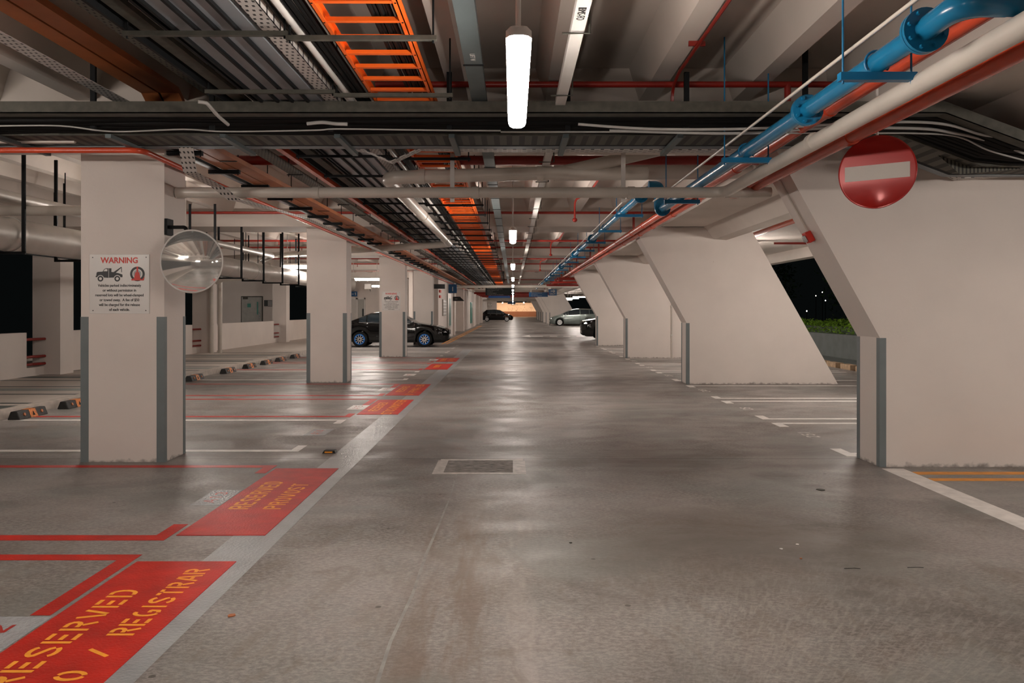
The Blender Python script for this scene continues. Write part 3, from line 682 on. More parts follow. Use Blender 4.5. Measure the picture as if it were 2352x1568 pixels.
# ------------------------------------------------------------------ striped walkway, curb and wheel stops
for i in range(14):
    y = 9.3 + i * 1.28 * (1 + 0.0)
    a = tag(MB().box(-10.15, -7.16, y, y + 0.13, 0.1003, 0.1018).build('walkway_stripe', 'stripedark'), '%s thin dark stripe across the left walkway' % ordn(i), 'floor marking', 'thin walkway stripes')
for i in range(7):
    y = 8.65 + i * 2.56
    tag(MB().box(-10.15, -7.16, y, y + 0.42, 0.1003, 0.1016).build('walkway_band', 'stripegrey' if i % 2 == 0 else 'stripedark'), '%s broad grey band across the left walkway' % ordn(i), 'floor marking', 'broad walkway bands')
struct(MB().box(-7.16, -6.98, -22, 44, 0.0, 0.112).build('trim_3', 'curb'))
def make_stop():
    t = thing('wheel_stop', (0, 0, 0), 'x', 'wheel stop', 'rubber wheel stops along the curb')
    L2 = 0.33
    sec = [(-0.09, 0), (0.09, 0), (0.045, 0.115), (-0.045, 0.115)]
    mb = MB(); mb.prism([(x, -L2, z) for x, z in sec], (0, 2 * L2, 0)); b = mb.build('rubber_block', 'rubber', t)
    bv = b.modifiers.new('bevel', 'BEVEL'); bv.width = 0.012; bv.segments = 2
    mb = MB()
    for (y0, y1) in ((-0.085, 0.085),):
        mb.prism([(0.0925, y0, 0.004), (0.0925, y1, 0.004), (0.0475, y1 - 0.01, 0.117), (0.0475, y0 + 0.01, 0.117)], (0.001, 0, 0.0005))
    mk2 = MB(); mk2.prism([(0.084, -0.025, 0.03), (0.084, 0.025, 0.03), (0.062, 0.0, 0.088)], (0.0035, 0, 0.0015)); mk2.build('arrow_mark', 'tyre', t)
    mb.box(-0.046, 0.049, -0.09, 0.09, 0.1155, 0.1168)
    mb.build('reflector_band', mat('orange_reflector', (0.62, 0.20, 0.045), 0.55, var=0.4, scale=30), t)
    mb = MB()
    for y in (-0.2, 0.2): mb.tube([(0.06, y, 0.06), (0.078, y, 0.067)], 0.022, 10)
    mb.build('bolt_recess', 'terracotta', t)
    return t
st0 = make_stop()
sy = [10.3, 12.3, 15.6, 17.9, 19.9, 22.0, 23.9, 26.2, 28.2, 30.4]
pxs = [(65, 972), (172, 943), (447, 880), (524, 862), (573, 852), (612, 843), (645, 836), (678, 828)]
first = True
for i, (px, py) in enumerate(pxs):
    Yc = 1.5 * F / (py + 8 - VY); X = -6.78
    l = '%s wheel stop in the row along the curb' % (ordn(i) if i else 'nearest')
    Ys = (X / (px - VX)) * F
    if first: st0.location = (X, Ys, 0); st0['label'] = l; first = False
    else: copy_thing(st0, (X, Ys, 0), l)

# ------------------------------------------------------------------ signs on columns, mirror
def warning_sign(x0, x1, z0, z1, yf, label):
    W = x1 - x0; HH = z1 - z0; cx = (x0 + x1) / 2; t = thing('warning_sign', (cx, yf, z0), label, 'sign', 'tow-away warning signs')
    MB().box(x0, x1, yf - 0.006, yf - 0.001, z0, z1).build('sign_plate', 'signwhite', t, bevel=0.002)
    yy = yf - 0.0075
    def S(u, v): return (x0 + u * W, yy, z1 - v * HH)
    text_obj('warning_heading', 'WARNING', 0.135 * HH, 'signred', face_cam(cx, yy, z1 - 0.145 * HH), t, 'CENTER', xs=0.96, bold=0.002)
    rows = ['Vehicles parked indiscriminately', 'or without permission in', 'reserved lots will be wheel-clamped', 'or towed away.  A fee of $50', 'will be charged for the release', 'of each vehicle.']
    for k, r in enumerate(rows):
        text_obj('text_line', r, 0.064 * HH, 'signblack', face_cam(cx, yy, z1 - (0.545 + 0.0815 * k) * HH), t, 'CENTER', xs=0.88, bold=0.0006)
    tr = MB()
    body = [(0.105,0.385),(0.105,0.365),(0.115,0.36),(0.12,0.31),(0.135,0.295),(0.22,0.29),(0.25,0.245),(0.275,0.235),(0.365,0.235),(0.365,0.295),(0.40,0.30),(0.53,0.21),(0.535,0.22),(0.44,0.31),(0.48,0.315),(0.55,0.34),(0.55,0.385),(0.54,0.385),(0.50,0.39),(0.42,0.39),(0.30,0.395),(0.23,0.39),(0.13,0.385)]
    tr.prism([S(u, v) for u, v in body], (0, 0.0012, 0))
    tr.prism([S(u, v) for u, v in ((0.528, 0.215), (0.538, 0.215), (0.54, 0.30), (0.530, 0.30))], (0, 0.0012, 0))
    def disc(mb, u, v, r, r2=0.0, dy=0.0):
        n = 24; c = S(u, v); o = [(c[0] + math.cos(2 * PI * q / n) * r * W, yy - dy, c[2] + math.sin(2 * PI * q / n) * r * W) for q in range(n)]
        if r2 == 0: mb.prism(o, (0, 0.001, 0))
        else:
            i_ = [(c[0] + math.cos(2 * PI * q / n) * r2 * W, yy - dy, c[2] + math.sin(2 * PI * q / n) * r2 * W) for q in range(n)]
            for q in range(n): mb.poly([o[q], o[(q + 1) % n], i_[(q + 1) % n], i_[q]])
    for u in (0.185, 0.465): disc(tr, u, 0.41, 0.048, 0.024, 0.001)
    tr.build('tow_truck_picture', 'signblack', t)
    wh = MB()
    for u in (0.185, 0.465): disc(wh, u, 0.41, 0.060, 0.048, 0.0006); disc(wh, u, 0.41, 0.024, 0, 0.0004)
    wh.prism([S(u, v) for u, v in ((0.235, 0.285), (0.262, 0.247), (0.30, 0.247), (0.30, 0.285))], (0, -0.0008, 0))
    wh.prism([S(u, v) for u, v in ((0.318, 0.24), (0.324, 0.24), (0.324, 0.39), (0.318, 0.39))], (0, -0.0008, 0))
    wh.build('picture_highlights', 'signwhite', t)
    cl = MB(); disc(cl, 0.80, 0.33, 0.122, 0.085, 0.0006); cl.build('clamped_wheel', 'signblack', t)
    c2 = MB(); disc(c2, 0.80, 0.33, 0.066, 0.03, 0.0006); c2.build('wheel_hub', 'greystrip', t)
    rd = MB()
    rd.prism([S(u, v) for u, v in ((0.785, 0.205), (0.812, 0.205), (0.812, 0.30), (0.83, 0.30), (0.85, 0.41), (0.88, 0.42), (0.92, 0.375), (0.905, 0.44), (0.70, 0.44), (0.70, 0.415), (0.745, 0.405), (0.765, 0.30), (0.785, 0.30))], (0, -0.0016, 0))
    rd.build('clamp_picture', 'signred', t)
    sc = MB()
    for u, v in ((0.055, 0.052), (0.945, 0.048), (0.06, 0.948), (0.94, 0.948)): disc(sc, u, v, 0.009, 0, 0.001)
    sc.build('screw_heads', 'signblack', t)
a = P(205, 584, 7.83); b = P(343, 720, 7.83)
warning_sign(a.x, b.x, b.z, a.z, 7.84, 'white tow-away WARNING sign on the first column')
a = P(877, 670, 25.34); b = P(920, 713, 25.34)
warning_sign(a.x, b.x, b.z, a.z, 25.35, 'smaller-looking faded WARNING sign on the third column')

t = thing('convex_mirror', tuple(P(440, 600, 7.55)), 'round convex traffic mirror fixed to the first column', 'mirror')
c = P(440, 600, 7.55); R = 0.295; Rc = 0.85
prof = []
for k in range(15):
    r = R * k / 14; prof.append((max(r, 0.0005), -(math.sqrt(Rc * Rc - r * r) - math.sqrt(Rc * Rc - R * R))))
mm = MB(); mm.lathe(prof, c, 'y', 64); mo = mm.build('mirror_dome', 'mirror', t, True)
rm = MB(); rm.tube([c + Vector((math.cos(q * PI / 24) * R, 0, math.sin(q * PI / 24) * R)) for q in range(49)], 0.008, 8, cap=False); rm.build('rim', 'white', t, True)
MB().lathe([(R, 0.0), (R * 0.8, 0.03), (0.05, 0.05)], c, 'y', 32).build('back_shell', 'rubber', t, True)
MB().tube(fillet([c + Vector((0, 0.05, 0.0)), c + Vector((-0.12, 0.16, 0.34)), Vector((-3.42, c.y + 0.36, c.z + 0.36))], 0.05), 0.018, 10).build('arm', 'black', t, True)
MB().box(-3.432, -3.40, c.y + 0.29, c.y + 0.43, c.z + 0.28, c.z + 0.44).build('wall_bracket', 'black', t)

# no entry sign
c = P(2014, 395, 5.85); th = math.radians(36)
t = thing('no_entry_sign', tuple(c), 'round red no entry sign hanging before the nearest raking pillar, dented at its foot', 'sign')
U = Vector((math.cos(th), -math.sin(th), 0)); Nn = Vector((-math.sin(th), -math.cos(th), 0)); R = 0.27
def plate_pt(u, v, off=0.0):
    d = 0.0
    if v < -0.06: d = 0.9 * (v + 0.06) ** 2
    dd = math.hypot((u - 0.012) / 0.06, (v + 0.245) / 0.07)
    d -= 0.022 * math.exp(-dd * dd)
    return c + U * u + Vector((0, 0, 1)) * v + Nn * (d + off)
mb = MB(); NR, NA = 22, 72
for k in range(NR + 1):
    for q in range(NA):
        r = R * k / NR; a_ = 2 * PI * q / NA; mb.v.append(tuple(plate_pt(r * math.cos(a_), r * math.sin(a_))))
for k in range(NR):
    for q in range(NA): q2 = (q + 1) % NA; mb.f.append((k * NA + q, (k + 1) * NA + q, (k + 1) * NA + q2, k * NA + q2))
pl = mb.build('sign_plate', 'noentry', t, True); pl.data.shade_smooth()
so = pl.modifiers.new('thickness', 'SOLIDIFY'); so.thickness = 0.003; so.offset = 0
b1 = plate_pt(-0.222, 0.0, 0.003)
mb = MB(); pts = [plate_pt(u, v, 0.0035) for u, v in ((-0.222, -0.055), (0.222, -0.055), (0.222, 0.055), (-0.222, 0.055))]
mb.prism(pts, Nn * 0.001); mb.build('white_bar', 'noentrybar', t)
top = c + Vector((0, 0, R - 0.03)) + Nn * -0.012
MB().tube([top, (top.x, top.y, 3.17)], 0.009, 8).build('hanger_rod', 'white', t, True)

# alarm strobe on the second... on the nearest pillar's slanted edge
ss = P(1858, 556, 8.0)
t = thing('alarm_strobe', tuple(ss), 'small red fire strobe with clear lens on the slanted edge of the nearest pillar', 'alarm')
D = Vector((-0.87, 0, -0.49))
def orient_box(cn, ax, ay, az, hx, hy, hz):
    vs = []
    for z in (-hz, hz):
        for (x, y) in ((-hx, -hy), (hx, -hy), (hx, hy), (-hx, hy)): vs.append(tuple(cn + ax * x + ay * y + az * z))
    mb = MB(); mb.v = vs; mb.f = [(0,3,2,1),(4,5,6,7),(0,1,5,4),(1,2,6,5),(2,3,7,6),(3,0,4,7)]; return mb
slope = Vector((-1.08, 0, 1.955)).normalized(); nrm = Vector((-slope.z, 0, slope.x)).normalized()   # outward normal of slanted underside
sl0 = Vector((3.5, 7.87, 1.235)) + slope * 1.14
orient_box(sl0 + nrm * 0.032, slope, Vector((0, 1, 0)), nrm, 0.055, 0.05, 0.03).build('strobe_body', 'signred', t, bevel=0.006)
orient_box(sl0 + nrm * 0.075, slope, Vector((0, 1, 0)), nrm, 0.035, 0.03, 0.014).build('lens', 'headlamp', t, bevel=0.01)
MB().tube([sl0 + nrm * 0.012 + slope * 0.05, sl0 + nrm * 0.012 + slope * 1.0], 0.009, 8).build('conduit', 'pvc', t, True)

# ------------------------------------------------------------------ overhead services: along the lane
def chan(x0, x1, z0, z1, pts_y, name, m, label, cat, lips=True, group=None, th=0.004):
    """tray open to the top: bottom sheet and two side lips following pts_y = [(y, z offset)]"""
    mb = MB()
    for (ya, za), (yb, zb) in zip(pts_y[:-1], pts_y[1:]):
        def seg(xa, xb, h0, h1):
            mb.prism([(xa, ya, za + h0), (xb, ya, za + h0), (xb, ya, za + h1), (xa, ya, za + h1)], (0, yb - ya, 0)) if abs(za - zb) < 1e-6 else \
            mb.v.extend([(xa, ya, za + h0), (xb, ya, za + h0), (xb, ya, za + h1), (xa, ya, za + h1), (xa, yb, zb + h0), (xb, yb, zb + h0), (xb, yb, zb + h1), (xa, yb, zb + h1)]) or \
            mb.f.extend([tuple(len(mb.v) - 8 + k for k in q) for q in ((0,1,2,3),(7,6,5,4),(0,4,5,1),(1,5,6,2),(2,6,7,3),(3,7,4,0))])
        seg(x0, x1, z0, z0 + th)
        if lips: seg(x0, x0 + th, z0, z1); seg(x1 - th, x1, z0, z1)
    return tag(mb.build(name, m), label, cat, group)
ZS = 3.10
def Z(dz): return [(dz[0], dz[1])]
# flat duct with dark straps under it
t = thing('ventilation_duct', (-1.70, 30, ZS), 'wide flat galvanised duct running along the ceiling left of the ladder tray', 'duct')
MB().box(-1.92, -1.47, -4, 60, ZS, ZS + 0.06).build('duct_sheet', 'duct', t)
for x in (-1.925, -1.80, -1.69, -1.57): MB().box(x, x + 0.018, -4, 60, ZS - 0.022, ZS).build('strap', 'black', t)
# white perforated tray, conduit, black cables
chan(-1.44, -1.335, 0, 0.05, [(-4, ZS), (60, ZS)], 'perforated_tray', 'perfY', 'straight white perforated cable tray between the flat duct and the ladder', 'cable tray')
tag(MB().tube([(-1.245, -4, ZS + 0.02), (-1.245, 60, ZS + 0.02)], 0.021, 12).build('conduit', 'white', smooth=True), 'single white round conduit beside the white perforated tray', 'pipe')
for i, (x, r) in enumerate(((-1.205, .012), (-1.18, .016), (-1.15, .014), (-1.125, .018), (-1.30, .008))):
    mb = MB(); mb.tube([(x + 0.008 * math.sin(k * 1.3 + i), -4 + k * 2, ZS + 0.03 + 0.006 * math.cos(k * 2.1 + i)) for k in range(31)], r, 8)
    tag(mb.build('power_cable', 'cable', smooth=True), '%s black cable lying beside the white conduit' % ['first', 'second', 'third', 'fourth', 'fifth'][i], 'cable', 'black cables beside the white conduit')
# orange ladder tray
t = thing('cable_ladder', (-0.84, 20, ZS), 'bright orange cable ladder running along the ceiling', 'cable tray')
LX0, LX1 = -1.065, -0.60
for x in (LX0, LX1):
    s_ = 1 if x == LX0 else -1
    mb = MB(); mb.box(min(x, x + s_ * 0.006), max(x, x + s_ * 0.006), -2, 58, ZS, ZS + 0.068)
    mb.box(min(x, x + s_ * 0.028), max(x, x + s_ * 0.028), -2, 58, ZS, ZS + 0.004); mb.box(min(x, x + s_ * 0.028), max(x, x + s_ * 0.028), -2, 58, ZS + 0.064, ZS + 0.068)
    mb.build('side_rail', 'orange', t)
k = 0; y = 2.45
while y < 30.2 and k < 98:
    MB().box(LX0 + 0.02, LX1 - 0.02, y, y + 0.034, ZS + 0.006, ZS + 0.03).build('rung', 'orange', t); y += 0.283; k += 1
mb = MB()
while y < 58: mb.box(LX0 + 0.02, LX1 - 0.02, y, y + 0.045, ZS + 0.006, ZS + 0.03); y += 0.283
o = mb.build('far_rungs', 'orange', t); o['kind'] = 'stuff'
mb = MB()
for q in range(98):
    for x in (LX0 + 0.014, LX1 - 0.014):
        yy = 2.45 + q * 0.283
        mb.tube([(x, yy + 0.01, ZS - 0.003), (x, yy + 0.01, ZS)], 0.006, 6)
mb.build('rivets', 'black', t)
for i in range(6):
    x = -0.78 + i * 0.026
    mb = MB(); mb.tube([(x + 0.006 * math.sin(k * 1.7 + i * 2), -4 + k * 1.5, ZS + 0.052 + 0.008 * (i % 2)) for k in range(42)], 0.014, 8)
    tag(mb.build('ladder_cable', 'cable', smooth=True), '%s black cable lying in the right half of the orange ladder' % ['first', 'second', 'third', 'fourth', 'fifth', 'sixth'][i], 'cable', 'black cables in the orange ladder')
tag(MB().box(-0.80, -0.785, -3, 55, ZS + 0.075, ZS + 0.08).build('yellow_ribbon', 'yline'), 'thin yellow ribbon above the orange ladder', 'cable')
# solid orange tray that drops after the cross tray
def drop(z1, z2): return [(-4, z1), (6.88, z1), (7.38, z2), (60, z2)]
t = thing('solid_tray', (-3.05, 20, 3.05), 'burnt orange closed tray of two sheets above the left column line', 'cable tray')
def sheet(x0, x1, pts, z0, z1, m, parent, name):
    mb = MB()
    for (ya, za), (yb, zb) in zip(pts[:-1], pts[1:]):
        b0 = len(mb.v)
        mb.v += [(x0, ya, za + z0), (x1, ya, za + z0), (x1, ya, za + z1), (x0, ya, za + z1), (x0, yb, zb + z0), (x1, yb, zb + z0), (x1, yb, zb + z1), (x0, yb, zb + z1)]
        mb.f += [tuple(b0 + k for k in q) for q in ((0,1,2,3),(7,6,5,4),(0,4,5,1),(1,5,6,2),(2,6,7,3),(3,7,4,0))]
    return mb.build(name, m, parent)
pp = drop(3.37, 3.05)
sheet(-3.21, -3.065, pp, 0, 0.03, 'terracotta', t, 'left_sheet'); sheet(-3.045, -2.9, pp, 0, 0.03, 'terracotta', t, 'right_sheet')
sheet(-3.064, -3.046, pp, 0.012, 0.03, 'black', t, 'seam'); sheet(-2.9, -2.885, pp, 0, 0.05, 'terracotta', t, 'upright_edge')
for k in range(12): MB().box(-3.06, -2.88, 8.3 + k * 2.1, 8.33 + k * 2.1, 3.045, 3.05).build('joint', 'black', t)
tq = thing('perforated_tray', (-2.5, 20, 3.0), 'dull grey-brown perforated tray running along the ceiling left of the flat duct', 'cable tray')
sheet(-2.56, -2.44, drop(3.29, 3.05), 0, 0.05, 'perfdull', tq, 'tray_sheet')
tq = thing('thin_tray', (-2.28, 20, 3.0), 'narrow orange-red tray edge between the dull tray and the flat duct', 'cable tray')
sheet(-2.31, -2.25, [(7.4, 3.06), (60, 3.06)], 0, 0.07, 'redpipe', tq, 'tray_sheet')
tq = thing('black_ladder_tray', (-2.1, 20, 3.0), 'black framed tray carrying grey cables left of the flat duct', 'cable tray')
sheet(-2.22, -2.20, [(-4, 3.11), (60, 3.11)], -0.02, 0.04, 'black', tq, 'side_rail'); sheet(-1.98, -1.96, [(-4, 3.11), (60, 3.11)], -0.02, 0.04, 'black', tq, 'side_rail')
sheet(-2.16, -2.06, [(-4, 3.12), (60, 3.12)], 0.0, 0.03, 'dull', tq, 'grey_cover')
tq = thing('slim_trunking', (-3.24, 20, 3.0), 'slim pale trunking with black edge hugging the left column line', 'trunking')
sheet(-3.33, -3.26, [(7.5, 3.04), (60, 3.04)], 0, 0.02, 'galv', tq, 'cover'); sheet(-3.26, -3.235, [(7.5, 3.03), (60, 3.03)], 0, 0.03, 'black', tq, 'edge')
# white perforated tray on the far left that turns down near the first column
tq = thing('perforated_tray', (-3.25, 12, 2.9), 'white perforated tray with a bent offset, running past the first column', 'cable tray')
mb = MB()
def ribbon(mb, path, wv, th=0.006):
    for a, b in zip(path[:-1], path[1:]):
        a = Vector(a); b = Vector(b); q = len(mb.v)
        n_ = (b - a).cross(Vector(wv)).normalized() * th
        for p in (a, b):
            mb.v += [tuple(p - Vector(wv)), tuple(p + Vector(wv)), tuple(p + Vector(wv) + n_), tuple(p - Vector(wv) + n_)]
        mb.f += [tuple(q + k for k in f) for f in ((0,1,2,3),(7,6,5,4),(0,4,5,1),(1,5,6,2),(2,6,7,3),(3,7,4,0))]
ribbon(mb, [(-3.30, -4, 3.26), (-3.30, 6.85, 3.26)], (0.065, 0, 0))
mb.build('near_length', 'perfY', tq)
mb = MB()
def pt(px, py, Y): return tuple(P(px, py, Y))
ribbon(mb, [pt(427, 338, 6.9), pt(437, 395, 7.2), pt(500, 428, 7.75), pt(537, 458, 7.9), pt(560, 462, 8.4), pt(640, 483, 10.6)], (0.062, 0, 0))
mb.build('offset_length', 'perfY', tq)
mb = MB(); ribbon(mb, [pt(640, 483, 10.6), (-3.12, 12, 2.88), (-3.12, 60, 2.88)], (0.05, 0, 0)); mb.build('far_length', 'perfY', tq)
# red pipe turning the corner
tag(MB().tube(fillet([(-9.5, 7.15, 2.93), (-3.33, 7.15, 2.93), (-3.37, 9, 2.93), (-3.37, 60, 2.93)], 0.12), 0.026, 14).build('sprinkler_pipe', 'redpipe', smooth=True),
    'red pipe crossing above the first column and turning along the lane', 'pipe')
tag(MB().tube([(-9.5, 7.1, 3.0 + 0.0), (-3.9, 7.1, 3.0)], 0.02, 10).build('conduit', 'pvc', smooth=True), 'short pale conduit above the first column, over the red pipe', 'pipe')
# trunkings either side of the lamps
t = thing('cable_trunking', (-0.25, 20, 3.1), 'dark closed trunking left of the lamps with small white writing', 'trunking')
MB().box(-0.315, -0.20, -3, 50, 3.10, 3.15).build('trunking_body', 'teal', t)
def under(x, y, z, rot): return Matrix.Translation((x, y, z)) @ Matrix.Rotation(rot, 4, 'Z') @ Matrix.Rotation(PI, 4, 'X')
text_obj('writing', 'LIFT W', 0.045, 'signwhite', under(-0.27, 5.05, 3.0985, PI / 2), t, 'CENTER')
for k in range(14): MB().box(-0.325, -0.19, 3.95 + k * 1.25, 3.97 + k * 1.25, 3.095, 3.10).build('clip', 'black', t)
t = thing('cable_trunking', (0.36, 20, 3.1), 'white closed trunking right of the lamps marked IBMS-FO', 'trunking')
MB().box(0.325, 0.40, -3, 50, 3.06, 3.11).build('trunking_body', 'white', t)
text_obj('writing', 'IBMS-FO', 0.062, 'signblack', under(0.34, 4.2, 3.0585, PI / 2), t, 'CENTER', xs=0.8)
for k in range(18):
    y = 4.47 + k * 1.3
    MB().tube([(0.275, y, 3.05), (0.43, y, 3.05), (0.43, y, 3.44)], 0.007, 6).build('hook_hanger', 'dull', t, True)
# trapeze bars
def trapeze(x0, x1, y, z, label, group, m='dull', rods=(True, True), top=3.44, name='trapeze_hanger', th=0.016, rm='black'):
    t = thing(name, ((x0 + x1) / 2, y, z), label, 'bracket', group)
    MB().box(x0, x1, y - th, y + th, z, z + th * 1.6).build('crossbar', m, t)
    for on, x in zip(rods, (x0 + 0.02, x1 - 0.02)):
        if on: MB().tube([(x, y, z - 0.015), (x, y, top)], 0.006, 6).build('rod', rm, t)
    return t
k = 0
y = 3.3
while y < 44:
    top = 3.17 if (y - 7.4) % PER < 1.2 else 3.44
    if not (6.0 < y < 7.6):
        trapeze(-2.20, -1.27, y, 3.045, '%s trapeze bar under the flat duct' % ordn(k), 'trapeze bars under the flat duct', m='dull' if y < 7 else 'black', top=top)
        trapeze(-1.28, -0.43, y, 3.02, '%s trapeze bar under the orange ladder' % ordn(k), 'trapeze bars under the orange ladder', m='dull' if y < 7 else 'black', top=top)
        k += 1
    y += 1.2
for k in range(24):
    y = 7.75 + 1.06 * k
    trapeze(-3.36, -3.02, y, 3.0, '%s short black bracket under the burnt orange tray' % ordn(k), 'short brackets under the burnt orange tray', m='black', top=3.17 if (y - 7.4) % PER < 1.2 else 3.44, rods=(False, True), th=0.026)
for k in range(22):
    y = 9.1 + 1.3 * k
    trapeze(-2.58, -2.40, y, 3.035, '%s little hook under the dull perforated tray' % ordn(k), 'hooks under the dull perforated tray', m='black', top=3.17 if (y - 7.4) % PER < 1.2 else 3.44, rods=(True, False), th=0.006)

# ------------------------------------------------------------------ cross tray over the lane
XT = [(-10.0, 3.0), (3.3, 3.0), (4.0, 2.74), (7.5, 2.72)]
def xrun(mb, y0, y1, z0, z1, path=XT):
    for (xa, za), (xb, zb) in zip(path[:-1], path[1:]):
        q = len(mb.v)
        mb.v += [(xa, y0, za + z0), (xa, y1, za + z0), (xa, y1, za + z1), (xa, y0, za + z1), (xb, y0, zb + z0), (xb, y1, zb + z0), (xb, y1, zb + z1), (xb, y0, zb + z1)]
        mb.f += [tuple(q + k for k in f) for f in ((0,1,2,3),(7,6,5,4),(0,4,5,1),(1,5,6,2),(2,6,7,3),(3,7,4,0))]
    return mb
t = thing('cross_tray', (-1, 6.8, 3.0), 'big dark cable tray crossing the whole ceiling in front of the first columns', 'cable tray')
xrun(MB(), 6.08, 6.20, 0, 0.008).build('near_flange', 'dull', t); xrun(MB(), 6.08, 6.088, 0, 0.09).build('near_side', 'dull', t)
xrun(MB(), 6.82, 7.26, 0.0, 0.006).build('corrugated_bottom', 'corr', t)
xrun(MB(), 6.80, 6.83, -0.012, 0.02).build('inner_rail', 'dull', t)
xrun(MB(), 7.26, 7.31, 0.0, 0.03).build('outer_groove', 'black', t); xrun(MB(), 7.31, 7.42, -0.004, 0.004).build('outer_flange', 'galv', t)
xrun(MB(), 7.415, 7.422, 0.0, 0.035).build('outer_side', 'dull', t)
n_ = 0
for row in range(9):
    for lay in range(2):
        y = 6.24 + row * 0.068; mb = MB(); ph = random.uniform(0, 6)
        pts = []
        for k in range(61):
            x = -10 + 17.4 * k / 60
            zz = 3.0 if x < 3.3 else (3.0 - 0.26 * (x - 3.3) / 0.7 if x < 4.0 else 2.74 - 0.02 * (x - 4) / 3.5)
            pts.append((x, y + 0.012 * math.sin(x * 1.3 + ph), zz + 0.03 + lay * 0.05 + 0.012 * math.sin(x * 2.1 + ph * 2)))
        mb.tube(pts, 0.03, 8)
        tag(mb.build('power_cable', 'cable', smooth=True), '%s black cable of the bundle lying in the big cross tray' % ordn(n_).replace('nearest', 'first'), 'cable', 'black cables in the cross tray'); n_ += 1
for i, (path, r, l) in enumerate((
    ([(1328, 285, 6.2), (1450, 294, 6.2), (1560, 297, 6.2), (1740, 295, 6.2), (1950, 284, 6.2), (2090, 280, 6.2), (2180, 287, 6.2), (2260, 310, 6.2), (2352, 318, 6.2)], .011, 'upper white cable looping under the right half of the cross tray'),
    ([(1400, 300, 6.3), (1700, 306, 6.3), (1900, 294, 6.3), (2110, 295, 6.3), (2190, 305, 6.3), (2250, 318, 6.3), (2300, 332, 6.3), (2352, 352, 6.3)], .012, 'middle white cable sagging under the right half of the cross tray'),
    ([(1150, 303, 6.35), (1500, 303, 6.35), (1900, 306, 6.35), (2100, 306, 6.35), (2200, 314, 6.35), (2270, 345, 6.35), (2352, 368, 6.35)], .007, 'lowest thin white cable under the right half of the cross tray'),
    ([(0, 289, 6.25), (140, 289, 6.25), (260, 302, 6.25), (420, 297, 6.25), (520, 302, 6.25), (720, 299, 6.25), (780, 296, 6.25), (1000, 299, 6.25), (1150, 300, 6.25)], .006, 'thin pale cable under the left half of the cross tray'),
    ([(705, 284, 6.2), (740, 281, 6.2), (770, 284, 6.2), (798, 285, 6.2)], .014, 'short thick white cable end under the cross tray near the ladder'),
    ([(455, 215, 5.7), (478, 240, 5.75), (500, 265, 5.9), (524, 286, 6.1)], .013, 'pale cable drooping from the dull tray to the cross tray'))):
    pts = [P(*q) for q in path]
    sm = []
    for k in range(len(pts) - 1):
        p0 = pts[max(k - 1, 0)]; p1 = pts[k]; p2 = pts[k + 1]; p3 = pts[min(k + 2, len(pts) - 1)]
        for j in range(6):
            u = j / 6; sm.append(0.5 * ((2 * p1) + (p2 - p0) * u + (2 * p0 - 5 * p1 + 4 * p2 - p3) * u * u + (3 * p1 - p0 - 3 * p2 + p3) * u ** 3))
    sm.append(pts[-1])
    for s_ in sm: s_.z = min(s_.z, 3.0 - r if s_.x < 3.3 else 9)
    tag(MB().tube(sm, r, 8).build('data_cable', 'wcable', smooth=True), l, 'cable')
for k in range(8):
    x = -4.4 + 0.97 * k
    t = thing('tray_bracket', (x, 7.1, 2.95), '%s steel bracket under the cross tray, counting from the left edge' % ordn(k).replace('nearest', 'first'), 'bracket', 'brackets carrying the cross tray')
    MB().box(x - 0.025, x + 0.025, 6.75, 7.55, 2.955, 2.988).build('arm', 'teal', t)
    MB().box(x - 0.02, x + 0.02, 6.5, 6.53, 2.96, 3.74 if abs(((x - 1.25) / 0.87) % 1 - 0.5) < 0.3 else 3.44).build('hanger', 'black', t)
# narrow white tray below the cross tray
t = thing('perforated_tray', (0.6, 7.5, 2.98), 'narrow white perforated tray just behind the cross tray, with a kink over the duct', 'cable tray')
def ribX(path, hw, parent, name, m='perfX'):
    mb = MB()
    for a, b in zip(path[:-1], path[1:]):
        a = Vector(a); b = Vector(b); q = len(mb.v); wv = Vector((0, hw, 0))
        for p in (a, b): mb.v += [tuple(p - wv), tuple(p + wv), tuple(p + wv + Vector((0, 0, .006))), tuple(p - wv + Vector((0, 0, .006)))]
        mb.f += [tuple(q + k for k in f) for f in ((0,1,2,3),(7,6,5,4),(0,4,5,1),(1,5,6,2),(2,6,7,3),(3,7,4,0))]
    return mb.build(name, m, parent)
ribX([P(812, 345, 7.5), P(838, 347, 7.5), P(900, 374, 7.5), P(965, 344, 7.5), P(1100, 346, 7.5), P(1690, 348, 7.5)], 0.07, t, 'tray_sheet')
t = thing('perforated_tray', (4.2, 7.5, 2.7), 'bent white perforated tray beside the no entry sign', 'cable tray')
ribX([P(1950, 348, 7.5), P(2090, 352, 7.5), P(2200, 412, 7.5), P(2352, 402, 7.5), P(2600, 402, 7.5)], 0.07, t, 'tray_sheet')
mb = MB()
for (u, v) in ((0.0, 1.0),):
    pass
pa = [P(2110, 318, 6.95), P(2215, 318, 6.95), P(2345, 388, 6.95), P(2205, 400, 6.95)]
t = thing('perforated_cover', tuple(pa[0]), 'dark slotted cover plate on the drop of the cross tray at the right', 'tray cover')
MB().prism(pa, (0, 0.008, 0.004)).build('plate', 'perfdull', t)

